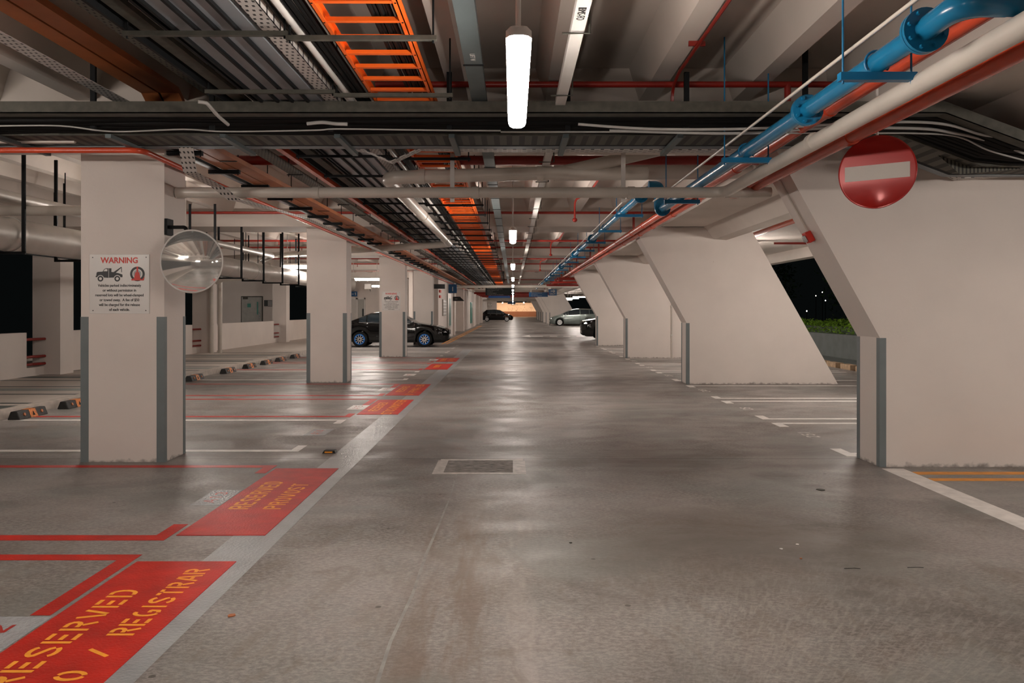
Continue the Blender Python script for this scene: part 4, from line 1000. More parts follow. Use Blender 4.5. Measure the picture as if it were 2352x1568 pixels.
# ------------------------------------------------------------------ white drain pipes
def pipe(path, r, m, label, name='drain_pipe', rad=0.15, collars=(), group=None, cm=None, cr=1.14, cat='pipe'):
    path = [Vector(p) for p in path]
    t = thing(name, tuple(path[0]), label, cat, group)
    MB().tube(fillet(path, rad, 8), r, 20).build('pipe_run', m, t, True)
    for (c, d) in collars:
        d = Vector(d).normalized() * 0.035; c = Vector(c)
        MB().tube([c - d, c + d], r * cr, 20).build('collar', cm or m, t, True)
    return t
pipe([(-3.42, 8.1, 2.69), (2.15, 8.1, 2.69), (2.15, -4, 2.70)], 0.055, 'pvc', 'white pipe crossing the lane then turning along beside the blue pipe', rad=0.18,
     collars=[((-0.38 , 8.1, 2.69), (1, 0, 0)), ((-2.0, 8.1, 2.69), (1, 0, 0)), ((2.15, 3.2, 2.70), (0, 1, 0)), ((2.15, 5.7, 2.70), (0, 1, 0)), ((1.2, 8.1, 2.69), (1, 0, 0))])
pipe([(2.15, 8.1, 2.69), (2.62, 8.1, 2.69)], 0.054, 'pvc', 'short white pipe stub entering the nearest raking pillar', name='pipe_stub')
pipe([(2.6, 9.0, 3.02), (1.5, 8.95, 3.03), (0.5, 8.75, 3.0), (-1.39, 8.75, 2.95), (-1.39, 17.6, 2.95), (-8.2, 22.3, 2.93)][1:], 0.075, 'pvc',
     'large white drain pipe zigzagging across and along under the duct', rad=0.2,
     collars=[((0.3, 8.75, 2.99), (1, 0, 0)), ((-1.0, 8.75, 2.96), (1, 0, 0)), ((-1.39, 12.3, 2.95), (0, 1, 0)), ((-1.39, 16.2, 2.95), (0, 1, 0)), ((-4.5, 19.75, 2.94), (-6.8, 4.7, 0))])
pipe([(0.5, 9.7, 3.16), (2.9, 9.7, 3.19)], 0.095, 'pvc', 'thick white pipe behind the rising branch, ending at the raking pillars')
pipe([(0.45, 8.78, 2.995), (1.0, 8.8, 3.12), (1.75, 8.82, 3.30)], 0.07, 'pvc', 'white branch pipe rising to the right above the cross pipe', name='branch_pipe')
for i, x in enumerate((-0.62, 1.13)):
    tag(MB().box(x - 0.022, x + 0.022, 8.15, 8.165, 2.60, 3.17).build('pipe_strap', 'white'), ['left white strap carrying the crossing pipe', 'right white strap carrying the crossing pipe'][i], 'bracket', 'white straps of the crossing pipe')
pipe([(-9.8, 9.5, 2.68), (-4.5, 9.5, 2.68)], 0.06, 'pvc', 'white pipe crossing left of the first column')
pipe([(-5.8, 3, 2.80), (-5.8, 19.2, 2.80), (-6.6, 21, 2.80)], 0.065, 'silver', 'slim silver pipe running along over the left bays')
t = thing('round_duct', (-5.7, 10, 2.35), 'fat silver round duct running along over the left bays', 'duct')
MB().tube([(-5.7, -4, 2.35), (-5.7, 24.0, 2.35), (-5.5, 24.5, 2.33), (-5.0, 24.9, 2.3)], 0.19, 28).build('duct_run', 'silver', t, True)
for y in (9.0, 14.0, 17.3, 20.6): MB().tube([(-5.7, y, 2.35), (-5.7, y + 0.05, 2.35)], 0.20, 28).build('joint_ring', 'silver', t, True)
for y in (12.5, 17.6): MB().tube([(-5.9, y, 2.35), (-5.9, y, 3.44)], 0.008, 6).build('rod', 'black', t)
pipe([P(497, 650, 25.6), P(512, 643, 25.5), P(668, 632, 25.5), P(672, 612, 25.5)], 0.05, 'pvc', 'thin white pipe linking the drain pipe to the silver duct', name='branch_pipe', rad=0.2)
pipe([(-3.4, 48.5, 2.9), (0, 48.4, 2.92), (4, 48.6, 2.92)], 0.09, 'pvc', 'far white pipe crossing the lane before the direction signs')
pipe([(-3.8, 96, 2.62), (3.6, 96, 2.66)], 0.12, 'pvc', 'farthest white pipe crossing near the lit end wall')

# ------------------------------------------------------------------ red sprinkler pipes across
for i, y in enumerate([6.67, 15.5, 21.8, 24.15, 29.4, 32.8, 35.8, 38.6, 44.0, 50.0, 58.6]):
    x0 = -9.0 if y > 9 else -1.15
    t = thing('sprinkler_pipe', (0, y, 3.38), '%s red sprinkler pipe crossing the lane under the ceiling' % ordn(i), 'pipe', 'red sprinkler pipes across the lane')
    MB().tube([(x0, y, 3.385), (2.86, y, 3.385)], 0.026, 12).build('pipe_run', 'crossred' if i else 'redsteel', t, True)
    if i == 0: MB().tube([(2.3, y, 3.385), (2.3, y, 3.05)], 0.028, 12).build('drop', 'redsteel', t, True)
    else:
        MB().tube(fillet([(2.35, y, 3.36), (2.35, y, 3.0)], .02), 0.024, 10).build('drop', 'crossred', t, True)
        for x in (-0.9, -3.8, -6.4):
            mb = MB().tube([(x, y, 3.36), (x, y, 3.28)], 0.012, 8); mb.tube([(x, y, 3.28), (x, y, 3.27)], 0.03, 10); mb.build('sprinkler_head', 'redsteel', t, True)
pipe([(-3.3, 9.26, 3.235), (2.85, 9.26, 3.235)], 0.055, 'redsteel', 'thick deep red pipe crossing just behind the first girder', name='fire_main', collars=[((-0.9, 9.26, 3.235), (1, 0, 0))])
t = thing('sprinkler_branch', (1.3, 4, 3.38), 'thin red pipe running along under the joist right of the near lamp', 'pipe')
MB().tube(fillet([(1.33, -3, 3.40), (1.33, 6.4, 3.40), (1.33, 6.64, 3.34), (1.33, 6.66, 3.12)], 0.1), 0.013, 8).build('pipe_run', 'redsteel', t, True)
for y in (4.1, 5.75): MB().box(1.27, 1.39, y, y + 0.02, 3.405, 3.44).build('clip', 'redsteel', t)
for i, y in enumerate((10.5, 19.1, 27.7)):
    t = thing('sprinkler_branch', (1.25, y, 3.1), '%s red drop pipe ending in a small ball between the cross pipes' % ['nearest', 'middle', 'farthest'][i], 'pipe', 'red drops over the lane')
    MB().tube(fillet([(1.25, y, 3.40), (1.25, y + 2.4, 3.40), (1.05, y + 3.0, 3.36), (1.05, y + 3.0, 3.05)], 0.12), 0.018, 8).build('pipe_run', 'crossred', t, True)
    MB().lathe([(0.005, -0.04), (0.035, -0.025), (0.045, 0), (0.035, 0.025), (0.005, 0.04)], (1.05, y + 3.0, 3.02), 'z', 14).build('ball_end', 'redsteel', t, True)
# ------------------------------------------------------------------ right hand mains
def flange(t, c, d, r, m='blue'):
    c = Vector(c); d = Vector(d).normalized()
    MB().tube([c - d * 0.022, c - d * 0.002], r, 28).build('flange', m, t, True); MB().tube([c + d * 0.002, c + d * 0.022], r, 28).build('flange', m, t, True)
    u = d.orthogonal().normalized(); v = d.cross(u); mb = MB()
    for k in range(8):
        a_ = k * PI / 4 + 0.3; p = c + (u * math.cos(a_) + v * math.sin(a_)) * r * 0.80; mb.tube([p - d * 0.042, p + d * 0.042], 0.011, 6)
    mb.build('bolts', m, t, True)
t = thing('water_main', (1.92, 6, 2.8), 'near blue water pipe with bolted flanges beside the red and white pipes', 'pipe')
MB().tube(fillet([(3.4, 3.42, 2.84), (2.3, 3.42, 2.812), (1.92, 3.42, 2.812), (1.92, 3.75, 2.80), (1.92, 10.25, 2.80)], 0.2, 8), 0.054, 24).build('pipe_run', 'blue', t, True)
MB().tube(fillet([(2.12, 3.42, 2.812), (1.92, 3.42, 2.812), (1.92, 3.66, 2.805)], 0.2, 8), 0.0555, 24).build('elbow', 'blue', t, True)
flange(t, (1.92, 3.72, 2.80), (0, 1, 0), 0.105); flange(t, (1.92, 5.05 + 0.15, 2.80), (0, 1, 0), 0.10); flange(t, (2.66, 3.42, 2.82), (1, 0, 0), 0.10)
flange(t, (1.92, 10.22, 2.80), (0, 1, 0), 0.10)
MB().tube(fillet([(1.92, 10.25, 2.80), (1.92, 10.45, 2.80), (1.92, 10.45, 3.12), (1.78, 10.45, 3.12)], 0.12, 8), 0.068, 24).build('riser', 'blue', t, True)
t = thing('water_main', (1.75, 20, 3.06), 'far blue water pipe continuing higher beyond the bolted riser', 'pipe')
MB().tube([(1.78, 10.5, 3.07), (1.75, 11.0, 3.06), (1.75, 60, 3.06)], 0.055, 20).build('pipe_run', 'blue', t, True)
for y in (10.9, 17.6, 22.5, 28.8, 35.3, 42): flange(t, (1.75, y, 3.06), (0, 1, 0), 0.10)
k = 0
for i, y in enumerate([4.2, 6.55, 9.05, 12.6, 15.1, 17.7, 20.1, 22.6, 25.0, 27.4, 29.9, 32.4, 35, 37.5, 40]):
    z = 2.705 if y < 10 else 2.965; x0, x1 = (1.72, 2.12) if y < 10 else (1.62, 2.06)
    t = trapeze(x0, x1, y, z, '%s blue bracket bar carrying the blue water pipe' % ordn(i), 'blue brackets of the water pipe', m='bluesteel', th=0.026, top=3.17 if (y - 7.4) % PER < 1.2 else (3.74 if y < 10 else 3.44), rm='bluesteel')
    xc = 1.92 if y < 10 else 1.75; zc = z + 0.095
    MB().tube([(xc + 0.064 * math.cos(a_ * PI / 10), y, zc + 0.064 * math.sin(a_ * PI / 10)) for a_ in range(-2, 13)], 0.007, 6).build('u_bolt', 'bluesteel', t, True)
tag(MB().tube([(1.80, -3, 2.885), (1.80, 10.2, 2.885)], 0.0105, 10).build('conduit', 'pvc', smooth=True), 'slim cream conduit running along beside the near blue pipe', 'pipe')
tag(MB().tube([(1.62, 11.0, 3.09), (1.62, 55, 3.09)], 0.010, 8).build('conduit', 'pvc', smooth=True), 'slim cream conduit running along beside the far blue pipe', 'pipe')
def main(x, za, zb, label, m, r=0.052):
    cs = [((x, y, za), (0, 1, 0)) for y in (3.4, 5.8, 8.2)] + [((x, y, zb), (0, 1, 0)) for y in (10.6, 12.2, 14.0, 15.4, 17.6, 20.0, 22.4, 25, 28, 31)]
    return pipe([(x, -4, za), (x, 8.7, za), (x, 9.9, zb), (x, 47, zb)], r, m, label, name='fire_main', rad=0.3, collars=cs, cm='redsteel' if False else m)
main(2.30, 2.955, 2.985, 'orange-red fire pipe between the blue pipe and the white pipe', 'redpipe')
main(2.46, 2.755, 2.975, 'dull red fire pipe on the outer side of the white pipe', 'redpipe')
for i in range(9):
    y = 35 + i * 1.55
    tag(MB().tube([(2.0, y, 2.86 + 0.05 * (i % 3)), (6.8, y, 2.86 + 0.05 * (i % 3))], 0.06, 10).build('fire_manifold', 'crossred', smooth=True), '%s red manifold pipe crossing towards the right beyond the fourth pillar' % ordn(i), 'pipe', 'red manifold pipes')
for i in range(5):
    y = 70 + i * 4.5
    tag(MB().tube([(-3.4, y, 2.95), (3.4, y, 2.95)], 0.09, 10).build('fire_manifold', 'redsteel', smooth=True), '%s deep red pipe crossing above the hanging direction signs' % ordn(i), 'pipe', 'deep red pipes by the signs')
for k in range(11):
    y = 8.9 + 1.43 * k
    t = thing('duct_hanger', (-5.7, y, 2.3), '%s black drop hanger holding the fat silver duct' % ordn(k), 'bracket', 'drop hangers of the silver duct')
    for x in (-5.93, -5.47): MB().box(x - 0.02, x + 0.02, y, y + 0.02, 2.14, 3.17 if (y - 7.4) % PER < 1.2 else 3.44).build('upright', 'black', t)
    MB().box(-5.95, -5.45, y, y + 0.02, 2.12, 2.15).build('cradle', 'black', t)
for k in range(16):
    y = 9.4 + 0.95 * k; x = (-6.9, -7.6, -6.35)[k % 3]; zb_ = (2.72, 2.4, 2.55)[k % 3]
    tag(MB().tube([(x, y, zb_), (x, y, 3.17 if (y - 7.4) % PER < 1.2 else 3.44)], 0.009 if k % 3 else 0.016, 6).build('hanger_rod', 'black'), '%s thin dark hanger rod over the left bays' % ordn(k), 'bracket', 'hanger rods over the left bays')
tag(MB().box(-6.92, -6.88, 9.2, 24.5, 2.66, 2.70).build('hanger_rail', 'black'), 'long dark rail hung from the thin rods over the left bays', 'bracket')
tag(MB().box(-7.62, -7.58, 9.2, 24.5, 2.36, 2.40).build('hanger_rail', 'black'), 'lower dark rail hung from the thin rods over the left bays', 'bracket')
# pipes glimpsed in the outer right ceiling
pipe([(5.1, 14, 3.12), (5.5, 26, 3.12)], 0.05, 'redpipe', 'red pipe in the outer ceiling behind the slanted pillar edge', name='sprinkler_pipe')
pipe([(5.9, 18.0, 3.0), (7.9, 18.0, 3.0), (7.9, 18.0, 3.1)], 0.025, 'redsteel', 'thin red pipe ending in an upturn near the outer edge', name='sprinkler_pipe', rad=0.05)

# ------------------------------------------------------------------ background signs and fittings
def hang_sign(x0, x1, z0, z1, y, m, label, lines=(), size=0.2, arrow=False, tm='signwhite', name='direction_sign'):
    t = thing(name, ((x0 + x1) / 2, y, z0), label, 'sign')
    MB().box(x0, x1, y, y + 0.06, z0, z1).build('sign_box', m, t)
    for k, s in enumerate(lines): text_obj('text_line', s, size, tm, face_cam(x0 + 0.15, y - 0.01, z1 - size * 1.1 - k * size * 1.35), t)
    if arrow:
        cx = (x0 + x1) / 2; cz = z1 - (z1 - z0) * 0.3; s = (x1 - x0) * 0.25
        mb = MB(); mb.box(cx - s, cx + s, y - 0.015, y - 0.005, cz - 0.03, cz + 0.03)
        mb.prism([(cx + s + 0.05, y - 0.015, cz), (cx + s * 0.3, y - 0.015, cz + s * .8), (cx + s * 0.1, y - 0.015, cz + s * .8), (cx + s * .75, y - 0.015, cz), (cx + s * 0.1, y - 0.015, cz - s * .8), (cx + s * 0.3, y - 0.015, cz - s * .8)], (0, 0.01, 0))
        mb.build('arrow', tm, t)
    for x in (x0 + 0.15, x1 - 0.15): MB().tube([(x, y + 0.03, z1), (x, y + 0.03, 3.44)], 0.012, 6).build('rod', 'white', t)
    return t
def R2(px0, py0, px1, py1, Y): a_ = P(px0, py0, Y); b_ = P(px1, py1, Y); return a_.x, b_.x, b_.z, a_.z
x0, x1, z0, z1 = R2(1115, 661, 1182, 678, 62); hang_sign(x0, x1, z0, z1, 62, 'signdark', 'dark hanging directory board with five lines of small text', ['Civil & Environmental Engineering', 'Lecture Theatres 19 - 20', 'The Lab, LT', 'Pneumatic Singapore', 'Campus Security Services (Level B1)'], 0.085)
x0, x1, z0, z1 = R2(1122, 679, 1172, 684, 68); hang_sign(x0, x1, z0, z1, 68, mat('bright_blue', (0.01, 0.12, 0.45), 0.4), 'bright blue board just under the dark directory board')
x0, x1, z0, z1 = R2(1215, 671, 1258.5, 681.5, 55); hang_sign(x0, x1, z0, z1, 55, 'signblue', 'blue hanging board with three lines of text left of the OUT sign', ['Cashcard Top Up Services', 'ATM located at', 'North Spine Plaza Level 2'], 0.07)
x0, x1, z0, z1 = R2(1260, 664, 1279, 678.5, 54); t = hang_sign(x0, x1, z0, z1, 54, 'signblue', 'blue hanging OUT sign with a white arrow', arrow=True)
text_obj('text_line', 'OUT', 0.19, 'signwhite', face_cam((x0 + x1) / 2, 53.985, z0 + 0.05), t, 'CENTER')
x0, x1, z0, z1 = R2(1166, 692, 1184, 698, 120); hang_sign(x0, x1, z0, z1, 120, 'signblue', 'small blue board hanging before the lit end wall')
x0, x1, z0, z1 = R2(800, 669, 820.5, 680.5, 43.9); hang_sign(x0, x1, z0, z1, 43.88, 'signblue', 'blue sign reading 1-1 between the second and third columns')
t = thing('level_sign_text', (0, 0, 0), '', 'sign') if False else None
tx = [o for o in bpy.data.objects if o.get('label', '').startswith('blue sign reading 1-1')][0]
mb = MB()
for ox in (0.10, 0.345): mb.box(x0 + ox + 0.04, x0 + ox + 0.075, 43.865, 43.875, z0 + 0.06, z0 + 0.215).prism([(x0 + ox, 43.865, z0 + 0.165), (x0 + ox + 0.045, 43.865, z0 + 0.215), (x0 + ox + 0.045, 43.865, z0 + 0.175)], (0, 0.01, 0))
mb.box(x0 + 0.215, x0 + 0.30, 43.865, 43.875, z0 + 0.115, z0 + 0.145); mb.build('number', 'signwhite', tx)
# doorway behind the sedan
t = thing('door_2', (-8.3, 43.9, 0), 'white framed doorway with an open door behind the black sedan', 'door')
t.name = 'doorway'
x0, x1, z0, z1 = R2(806, 684, 839, 748, 43.95)
MB().box(x0, x0 + 0.3, 43.9, 43.99, 0, z1).build('door_leaf', 'white', t)
MB().box(x0 + 0.3, x0 + 0.4, 43.86, 43.99, 0, z1).box(x1 - 0.06, x1, 43.86, 43.99, 0, z1).box(x0, x1, 43.86, 43.99, z1 - 0.07, z1).build('frame', 'signwhite', t)
MB().box(x0 + 0.4, x1 - 0.06, 43.97, 43.985, 0, z1 - 0.07).build('opening', 'door', t)
MB().box(x0 + 0.62, x1 - 0.06, 43.955, 43.97, 0.7, 1.55).build('dark_panel', 'signdark', t)
x0, x1, z0, z1 = R2(839, 652, 853, 664, 40.9)
t = thing('wall_box', ((x0 + x1) / 2, 40.9, z0), 'white cabinet fixed high on the pale wall above the black sedan', 'box')
MB().box(x0, x1, 40.7, 41.0, z0, z1).build('cabinet', 'signwhite', t); MB().prism([(x1 - .08, 40.75, z0), (x1 - .02, 40.75, z0), (x1 - .02, 40.75, z0 - 0.15)], (0, .05, 0)).build('bracket', 'dull', t)
# corridor door at far left
t = thing('corridor_door', P(580, 733, 35.6), 'grey fire door with a slim glass pane beyond the left parapet', 'door')
def W35(px0, py0, px1, py1, d0, d1, m, n):
    x0, x1, z0, z1 = R2(px0, py0, px1, py1, 35.6); MB().box(x0, x1, 35.6 - d1, 35.6 - d0, max(z0, 0.1), z1).build(n, m, t)
W35(554, 680, 604, 790, 0.0, 0.02, 'galv' if False else 'dull', 'frame'); W35(556, 682, 602, 790, 0.02, 0.05, mat('door_grey', (0.38, 0.37, 0.34), 0.5), 'leaf')
W35(591, 693, 594, 722, 0.05, 0.06, 'greenpanel', 'glass_pane'); W35(569, 697, 577, 705.5, 0.05, 0.06, 'greenpanel', 'notice'); W35(596.5, 718, 598.5, 730, 0.05, 0.1, 'chrome', 'handle')
W35(560, 681, 570, 687, 0.05, 0.12, 'dull', 'closer')
x0, x1, z0, z1 = R2(606, 689, 626, 703, 35.5); t = thing('wall_sign', (x0, 35.5, z0), 'small black safety sign beside the fire door', 'sign')
MB().box(x0, x1, 35.53, 35.57, z0, z1).build('plate', 'signblack', t)
mb = MB()
for k in range(4): mb.box(x0 + 0.17, x1 - 0.03, 35.52, 35.53, z1 - 0.06 - k * 0.06, z1 - 0.035 - k * 0.06)
mb.build('white_lines', 'signwhite', t)
# left wall fittings past the fourth column (faces +X)
def wallfit(y0, y1, z0, z1, m, name, label, cat, x=-3.43, d=0.06):
    t = thing(name, (x, (y0 + y1) / 2, z0), label, cat); MB().box(x - 0.002, x + d, y0, y1, z0, z1).build('box', m, t); return t
def yat(px): return 3.43 * F / (VX - px)
wallfit(37.0, 37.6, 2.30, 2.42, 'signred', 'alarm_bell', 'upper red alarm box on the left wall past the fourth column', 'alarm')
wallfit(37.0, 37.6, 2.05, 2.17, 'signred', 'call_point', 'lower red alarm box on the left wall past the fourth column', 'alarm')
t = wallfit(38.6, 40.4, 1.2, 2.0, mat('notice_panel', (0.28, 0.25, 0.22), 0.5), 'notice_board', 'grid notice board on the left wall', 'board')
mb = MB()
for a_ in range(3):
    for b_ in range(5): mb.box(-3.37, -3.365, 38.75 + a_ * 0.55, 39.15 + a_ * 0.55, 1.26 + b_ * 0.15, 1.36 + b_ * 0.15)
mb.build('papers', 'signwhite', t)
t = wallfit(41.4, 43.6, 0.55, 2.35, 'silver', 'poster_case', 'tall silver poster case on the left wall with a green poster', 'board'); MB().box(-3.37, -3.36, 42.2, 43.3, 0.65, 2.1).build('poster', 'greenpanel', t)
wallfit(64.0, 66.5, 0.4, 2.1, 'greenpanel', 'poster_case', 'farther green poster case on the left wall', 'board')
t = thing('info_sign', (-3.2, 42.5, 2.4), 'dark blue projecting information sign above the poster case', 'sign')
MB().box(-3.42, -2.98, 42.4, 42.46, 2.38, 2.85).build('plate', 'signblue', t); MB().box(-3.22, -3.18, 42.38, 42.4, 2.48, 2.72).build('letter', 'signwhite', t)
t = thing('arrow_sign', (-3.0, 46, 2.0), 'black arrow-shaped sign pointing left, projecting from the left wall', 'sign')
MB().prism([(-3.95, 46, 2.0), (-2.8, 46, 2.0), (-3.05, 46, 2.25), (-3.95, 46, 2.25)], (0, 0.05, 0)).build('plate', 'signblack', t)
MB().box(-3.35, -3.2, 45.98, 46, 2.11, 2.13).build('arrow', 'signwhite', t)
t = thing('exit_sign', (-3.1, 36, 2.6), 'black box sign hanging from the wall just past the fourth column', 'sign')
MB().box(-3.62, -2.98, 34.9, 35.05, 2.42, 2.62).build('case', 'signblack', t); MB().tube([(-3.5, 34.97, 2.62), (-3.5, 34.97, 3.74)], 0.012, 6).build('rod', 'black', t)
t = thing('convex_mirror', tuple(P(1125, 700, 118)), 'tiny round mirror on the far left wall above the black hatchback', 'mirror')
MB().lathe([(0.005, -0.12), (0.2, -0.09), (0.33, 0)], P(1125, 700, 118), 'y', 24).build('mirror_dome', 'mirror', t, True)
struct(MB().box(-3.8, -2.4, 118.2, 118.5, 0, 3.0).build('wall_return', 'paint'))

# ------------------------------------------------------------------ cars (nose towards +x)
def make_car(name, label, paint, L, W, Hh, wb, fo, wr, roof, rimmat, zb=0.18, plate_=False):
    """roof: list of (x from nose as fraction of length, roof height, is glass); belt line from belt()"""
    t = thing(name, (0, 0, 0), label, 'car')
    xf = L / 2 - fo; xr = xf - wb; hw = W / 2
    def lerp(tab, x):
        for (a, va), (b, vb) in zip(tab[:-1], tab[1:]):
            if a <= x <= b:
                u = (x - a) / (b - a) if b > a else 0; u = u * u * (3 - 2 * u) if roof.get('smooth') else u; return va + (vb - va) * u
        return tab[-1][1]
    NS = 110; rows = []
    for i in range(NS + 1):
        fr = i / NS; x = L / 2 - L * fr
        belt = lerp(roof['belt'], fr); top = max(lerp(roof['top'], fr), belt + 0.012)
        e = min(fr, 1 - fr); rd = 1 - max(0, (0.09 - e) / 0.09) ** 2 * 0.30    # plan rounding at the ends
        w_ = hw * rd; lo = zb + max(0, (0.05 - e) / 0.05) ** 2 * 0.14
        for xw in (xf, xr):
            d = wr * 1.14
            if abs(x - xw) < d: lo = max(lo, wr + math.sqrt(d * d - (x - xw) ** 2))
        gh = top - belt; tw = w_ - min(0.30, gh * 0.42) - 0.02
        lo = min(lo, belt - 0.10)
        sec = [(w_ * 0.93, lo), (w_ * 0.985, lo + (belt - lo) * 0.18), (w_, lo + (belt - lo) * 0.5), (w_ * 0.985, lo + (belt - lo) * 0.82), (w_ * 0.95, belt),
               (w_ * 0.95 - (w_ * .95 - tw) * 0.5 , belt + gh * 0.48), (tw, belt + gh * 0.86), (tw * 0.86, belt + gh * 0.97), (tw * 0.45, top + 0.012 * min(1, gh * 4)), (0, top + 0.018 * min(1, gh * 4))]
        rows.append((x, sec, fr, gh))
    body = MB(); glass = MB()
    m = len(rows[0][1])
    for sgn in (1, -1):
        for k in range(NS):
            xa, sa, fa, ga = rows[k]; xb, sb, fb, gb = rows[k + 1]
            for q in range(m - 1):
                quad = [(xa, sgn * sa[q][0], sa[q][1]), (xb, sgn * sb[q][0], sb[q][1]), (xb, sgn * sb[q + 1][0], sb[q + 1][1]), (xa, sgn * sa[q + 1][0], sa[q + 1][1])]
                g = False
                fm_ = (fa + fb) / 2
                for (g0, g1) in roof['side']:
                    if g0 < fm_ < g1 and q in (4, 5): g = True
                for (g0, g1) in roof['screens']:
                    if g0 < fm_ < g1 and q >= 7: g = True
                (glass if g else body).poly(quad)
    # underside and end caps
    for k in (0, NS):
        x, s, _, _ = rows[k]; pts = [(x, a, b) for a, b in s] + [(x, -a, b) for a, b in reversed(s[:-1])]; body.poly(pts)
    body.v = [tuple(v) for v in body.v]
    def weld(mb):
        mp = {}; nv = []; idx = []
        for v in mb.v:
            kk = (round(v[0], 4), round(v[1], 4), round(v[2], 4))
            if kk not in mp: mp[kk] = len(nv); nv.append(v)
            idx.append(mp[kk])
        fs = []
        for f in mb.f:
            g_ = []
            for j in f:
                if idx[j] not in g_: g_.append(idx[j])
            if len(g_) > 2: fs.append(tuple(g_))
        mb.v = nv; mb.f = fs; return mb
    weld(body).build('body', paint, t, True); weld(glass).build('windows', 'glass', t, True)
    MB().box(-L / 2 + 0.25, L / 2 - 0.25, -hw * 0.7, hw * 0.7, zb + 0.02, zb + 0.35).build('underbody', 'tyre', t)
    for xw in (xf, xr):
        for s in (1, -1):
            wt = MB(); yc = s * (hw - 0.11)
            wt.lathe([(wr * 0.60, -0.1), (wr * 0.93, -0.1), (wr, -0.07), (wr, 0.07), (wr * 0.93, 0.1), (wr * 0.60, 0.1)], (xw, yc, wr), 'y', 32)
            w_o = wt.build('wheel', 'tyre', t, True)
            ring_ = MB(); rm = MB(); yo = yc + s * 0.1015
            ring_.lathe([(wr * 0.70, 0), (wr * 0.70, 0.006), (wr * 0.56, 0.008), (wr * 0.50, 0.0)], (xw, yo + (0 if s > 0 else -0.01), wr), 'y', 32)
            for k in range(10):
                a_ = k * PI / 5; c_, s_ = math.cos(a_), math.sin(a_); tx_ = Vector((c_, 0, s_)); ty_ = Vector((-s_, 0, c_)); cc = Vector((xw, yo + s * 0.006, wr))
                rm.prism([cc + tx_ * wr * 0.08 - ty_ * 0.018, cc + tx_ * wr * 0.6 - ty_ * 0.012, cc + tx_ * wr * 0.6 + ty_ * 0.012, cc + tx_ * wr * 0.08 + ty_ * 0.018], (0, s * 0.008, 0))
            rm.lathe([(wr * 0.14, -0.005), (wr * 0.14, 0.012), (0.01, 0.014)], (xw, yo + s * 0.003, wr), 'y', 12)
            ring_.build('rim', rimmat, w_o, True); rm.build('spokes', 'rim', w_o, True)
    for s in (1, -1):
        hb = lerp(roof['belt'], 0.04)
        MB().prism([(L / 2 - 0.06, s * hw * 0.78, hb - 0.15), (L / 2 - 0.22, s * hw * 0.91, hb - 0.15), (L / 2 - 0.50, s * hw * 0.985, hb - 0.02), (L / 2 - 0.20, s * hw * 0.84, hb - 0.01)], (0.012, s * 0.012, 0.012)).build('headlamp', 'headlamp', t, bevel=0.01)
        MB().prism([(-L / 2 + 0.02, s * hw * 0.70, 0.82), (-L / 2 + 0.22, s * hw * 0.93, 0.80), (-L / 2 + 0.22, s * hw * 0.93, 0.94), (-L / 2 + 0.02, s * hw * 0.70, 0.96)], (-0.02, s * 0.03, 0)).build('tail_lamp', 'redsteel', t)
        mx = L / 2 - L * roof['side'][0][0] - 0.22; mb_ = lerp(roof['belt'], roof['side'][0][0])
        MB().prism([(mx - 0.05, s * (hw * 0.95), mb_), (mx + 0.06, s * (hw * 0.95), mb_ + 0.01), (mx + 0.04, s * (hw * 0.95), mb_ + 0.13), (mx - 0.06, s * (hw * .95), mb_ + 0.14)], (0, s * 0.17, 0)).build('side_mirror', paint, t, bevel=0.02)
        for hx in roof['handles']:
            MB().box(hx - 0.09, hx + 0.09, s * hw * 0.975 - 0.015, s * hw * 0.975 + 0.02, roof['belt'][3][1] - 0.13, roof['belt'][3][1] - 0.10).build('door_handle', 'chrome', t, bevel=0.006)
        MB().box(xr + wr * 1.3, xf - wr * 1.3, s * hw - 0.012, s * hw + 0.012, 0.40, 0.44).build('side_trim', paint, t, bevel=0.006)
    for s in (1, -1):     # bright strip under the side windows and the door shut lines
        tb = MB(); g0 = roof['side'][0][0]; g1 = roof['side'][-1][1]; n_s = 14
        for k in range(n_s):
            fa = g0 + (g1 - g0) * k / n_s; fb = g0 + (g1 - g0) * (k + 1) / n_s; ba = lerp(roof['belt'], fa); bb_ = lerp(roof['belt'], fb); yv = s * hw * 0.957
            tb.prism([(L / 2 - L * fa, yv, ba - 0.008), (L / 2 - L * fb, yv, bb_ - 0.008), (L / 2 - L * fb, yv, bb_ + 0.008), (L / 2 - L * fa, yv, ba + 0.008)], (0, s * 0.012, 0))
        tb.build('window_trim', 'chrome', t)
        sl = MB()
        for fx in (roof['side'][0][0] - 0.02, (roof['side'][0][1] + roof['side'][1][0]) / 2, roof['side'][1][1] + 0.005):
            xx = L / 2 - L * fx; zt = lerp(roof['belt'], fx) - 0.02
            if abs(xx - xr) < wr * 1.2: z0_ = wr * 2.1
            else: z0_ = 0.36
            sl.box(xx - 0.006, xx + 0.006, s * hw * 0.985 - 0.01, s * hw + 0.003, z0_, zt - 0.12)
        sl.build('door_gap', 'tyre', t)
    gl = MB().box(L / 2 - 0.03, L / 2 + 0.012, -0.42, 0.42, roof['grille'][0], roof['grille'][1]); gl.build('grille', 'tyre', t, bevel=0.01)
    gb_ = MB()
    for k in range(roof.get('bars', 2)):
        z = roof['grille'][0] + (k + 0.5) * (roof['grille'][1] - roof['grille'][0]) / roof.get('bars', 2); gb_.box(L / 2, L / 2 + 0.022, -0.40, 0.40, z, z + 0.018)
    gb_.build('grille_bars', 'chrome', t)
    MB().box(L / 2 + 0.0, L / 2 + 0.03, -0.24, 0.24, 0.40, 0.50).build('number_plate', 'signwhite', t)
    return t
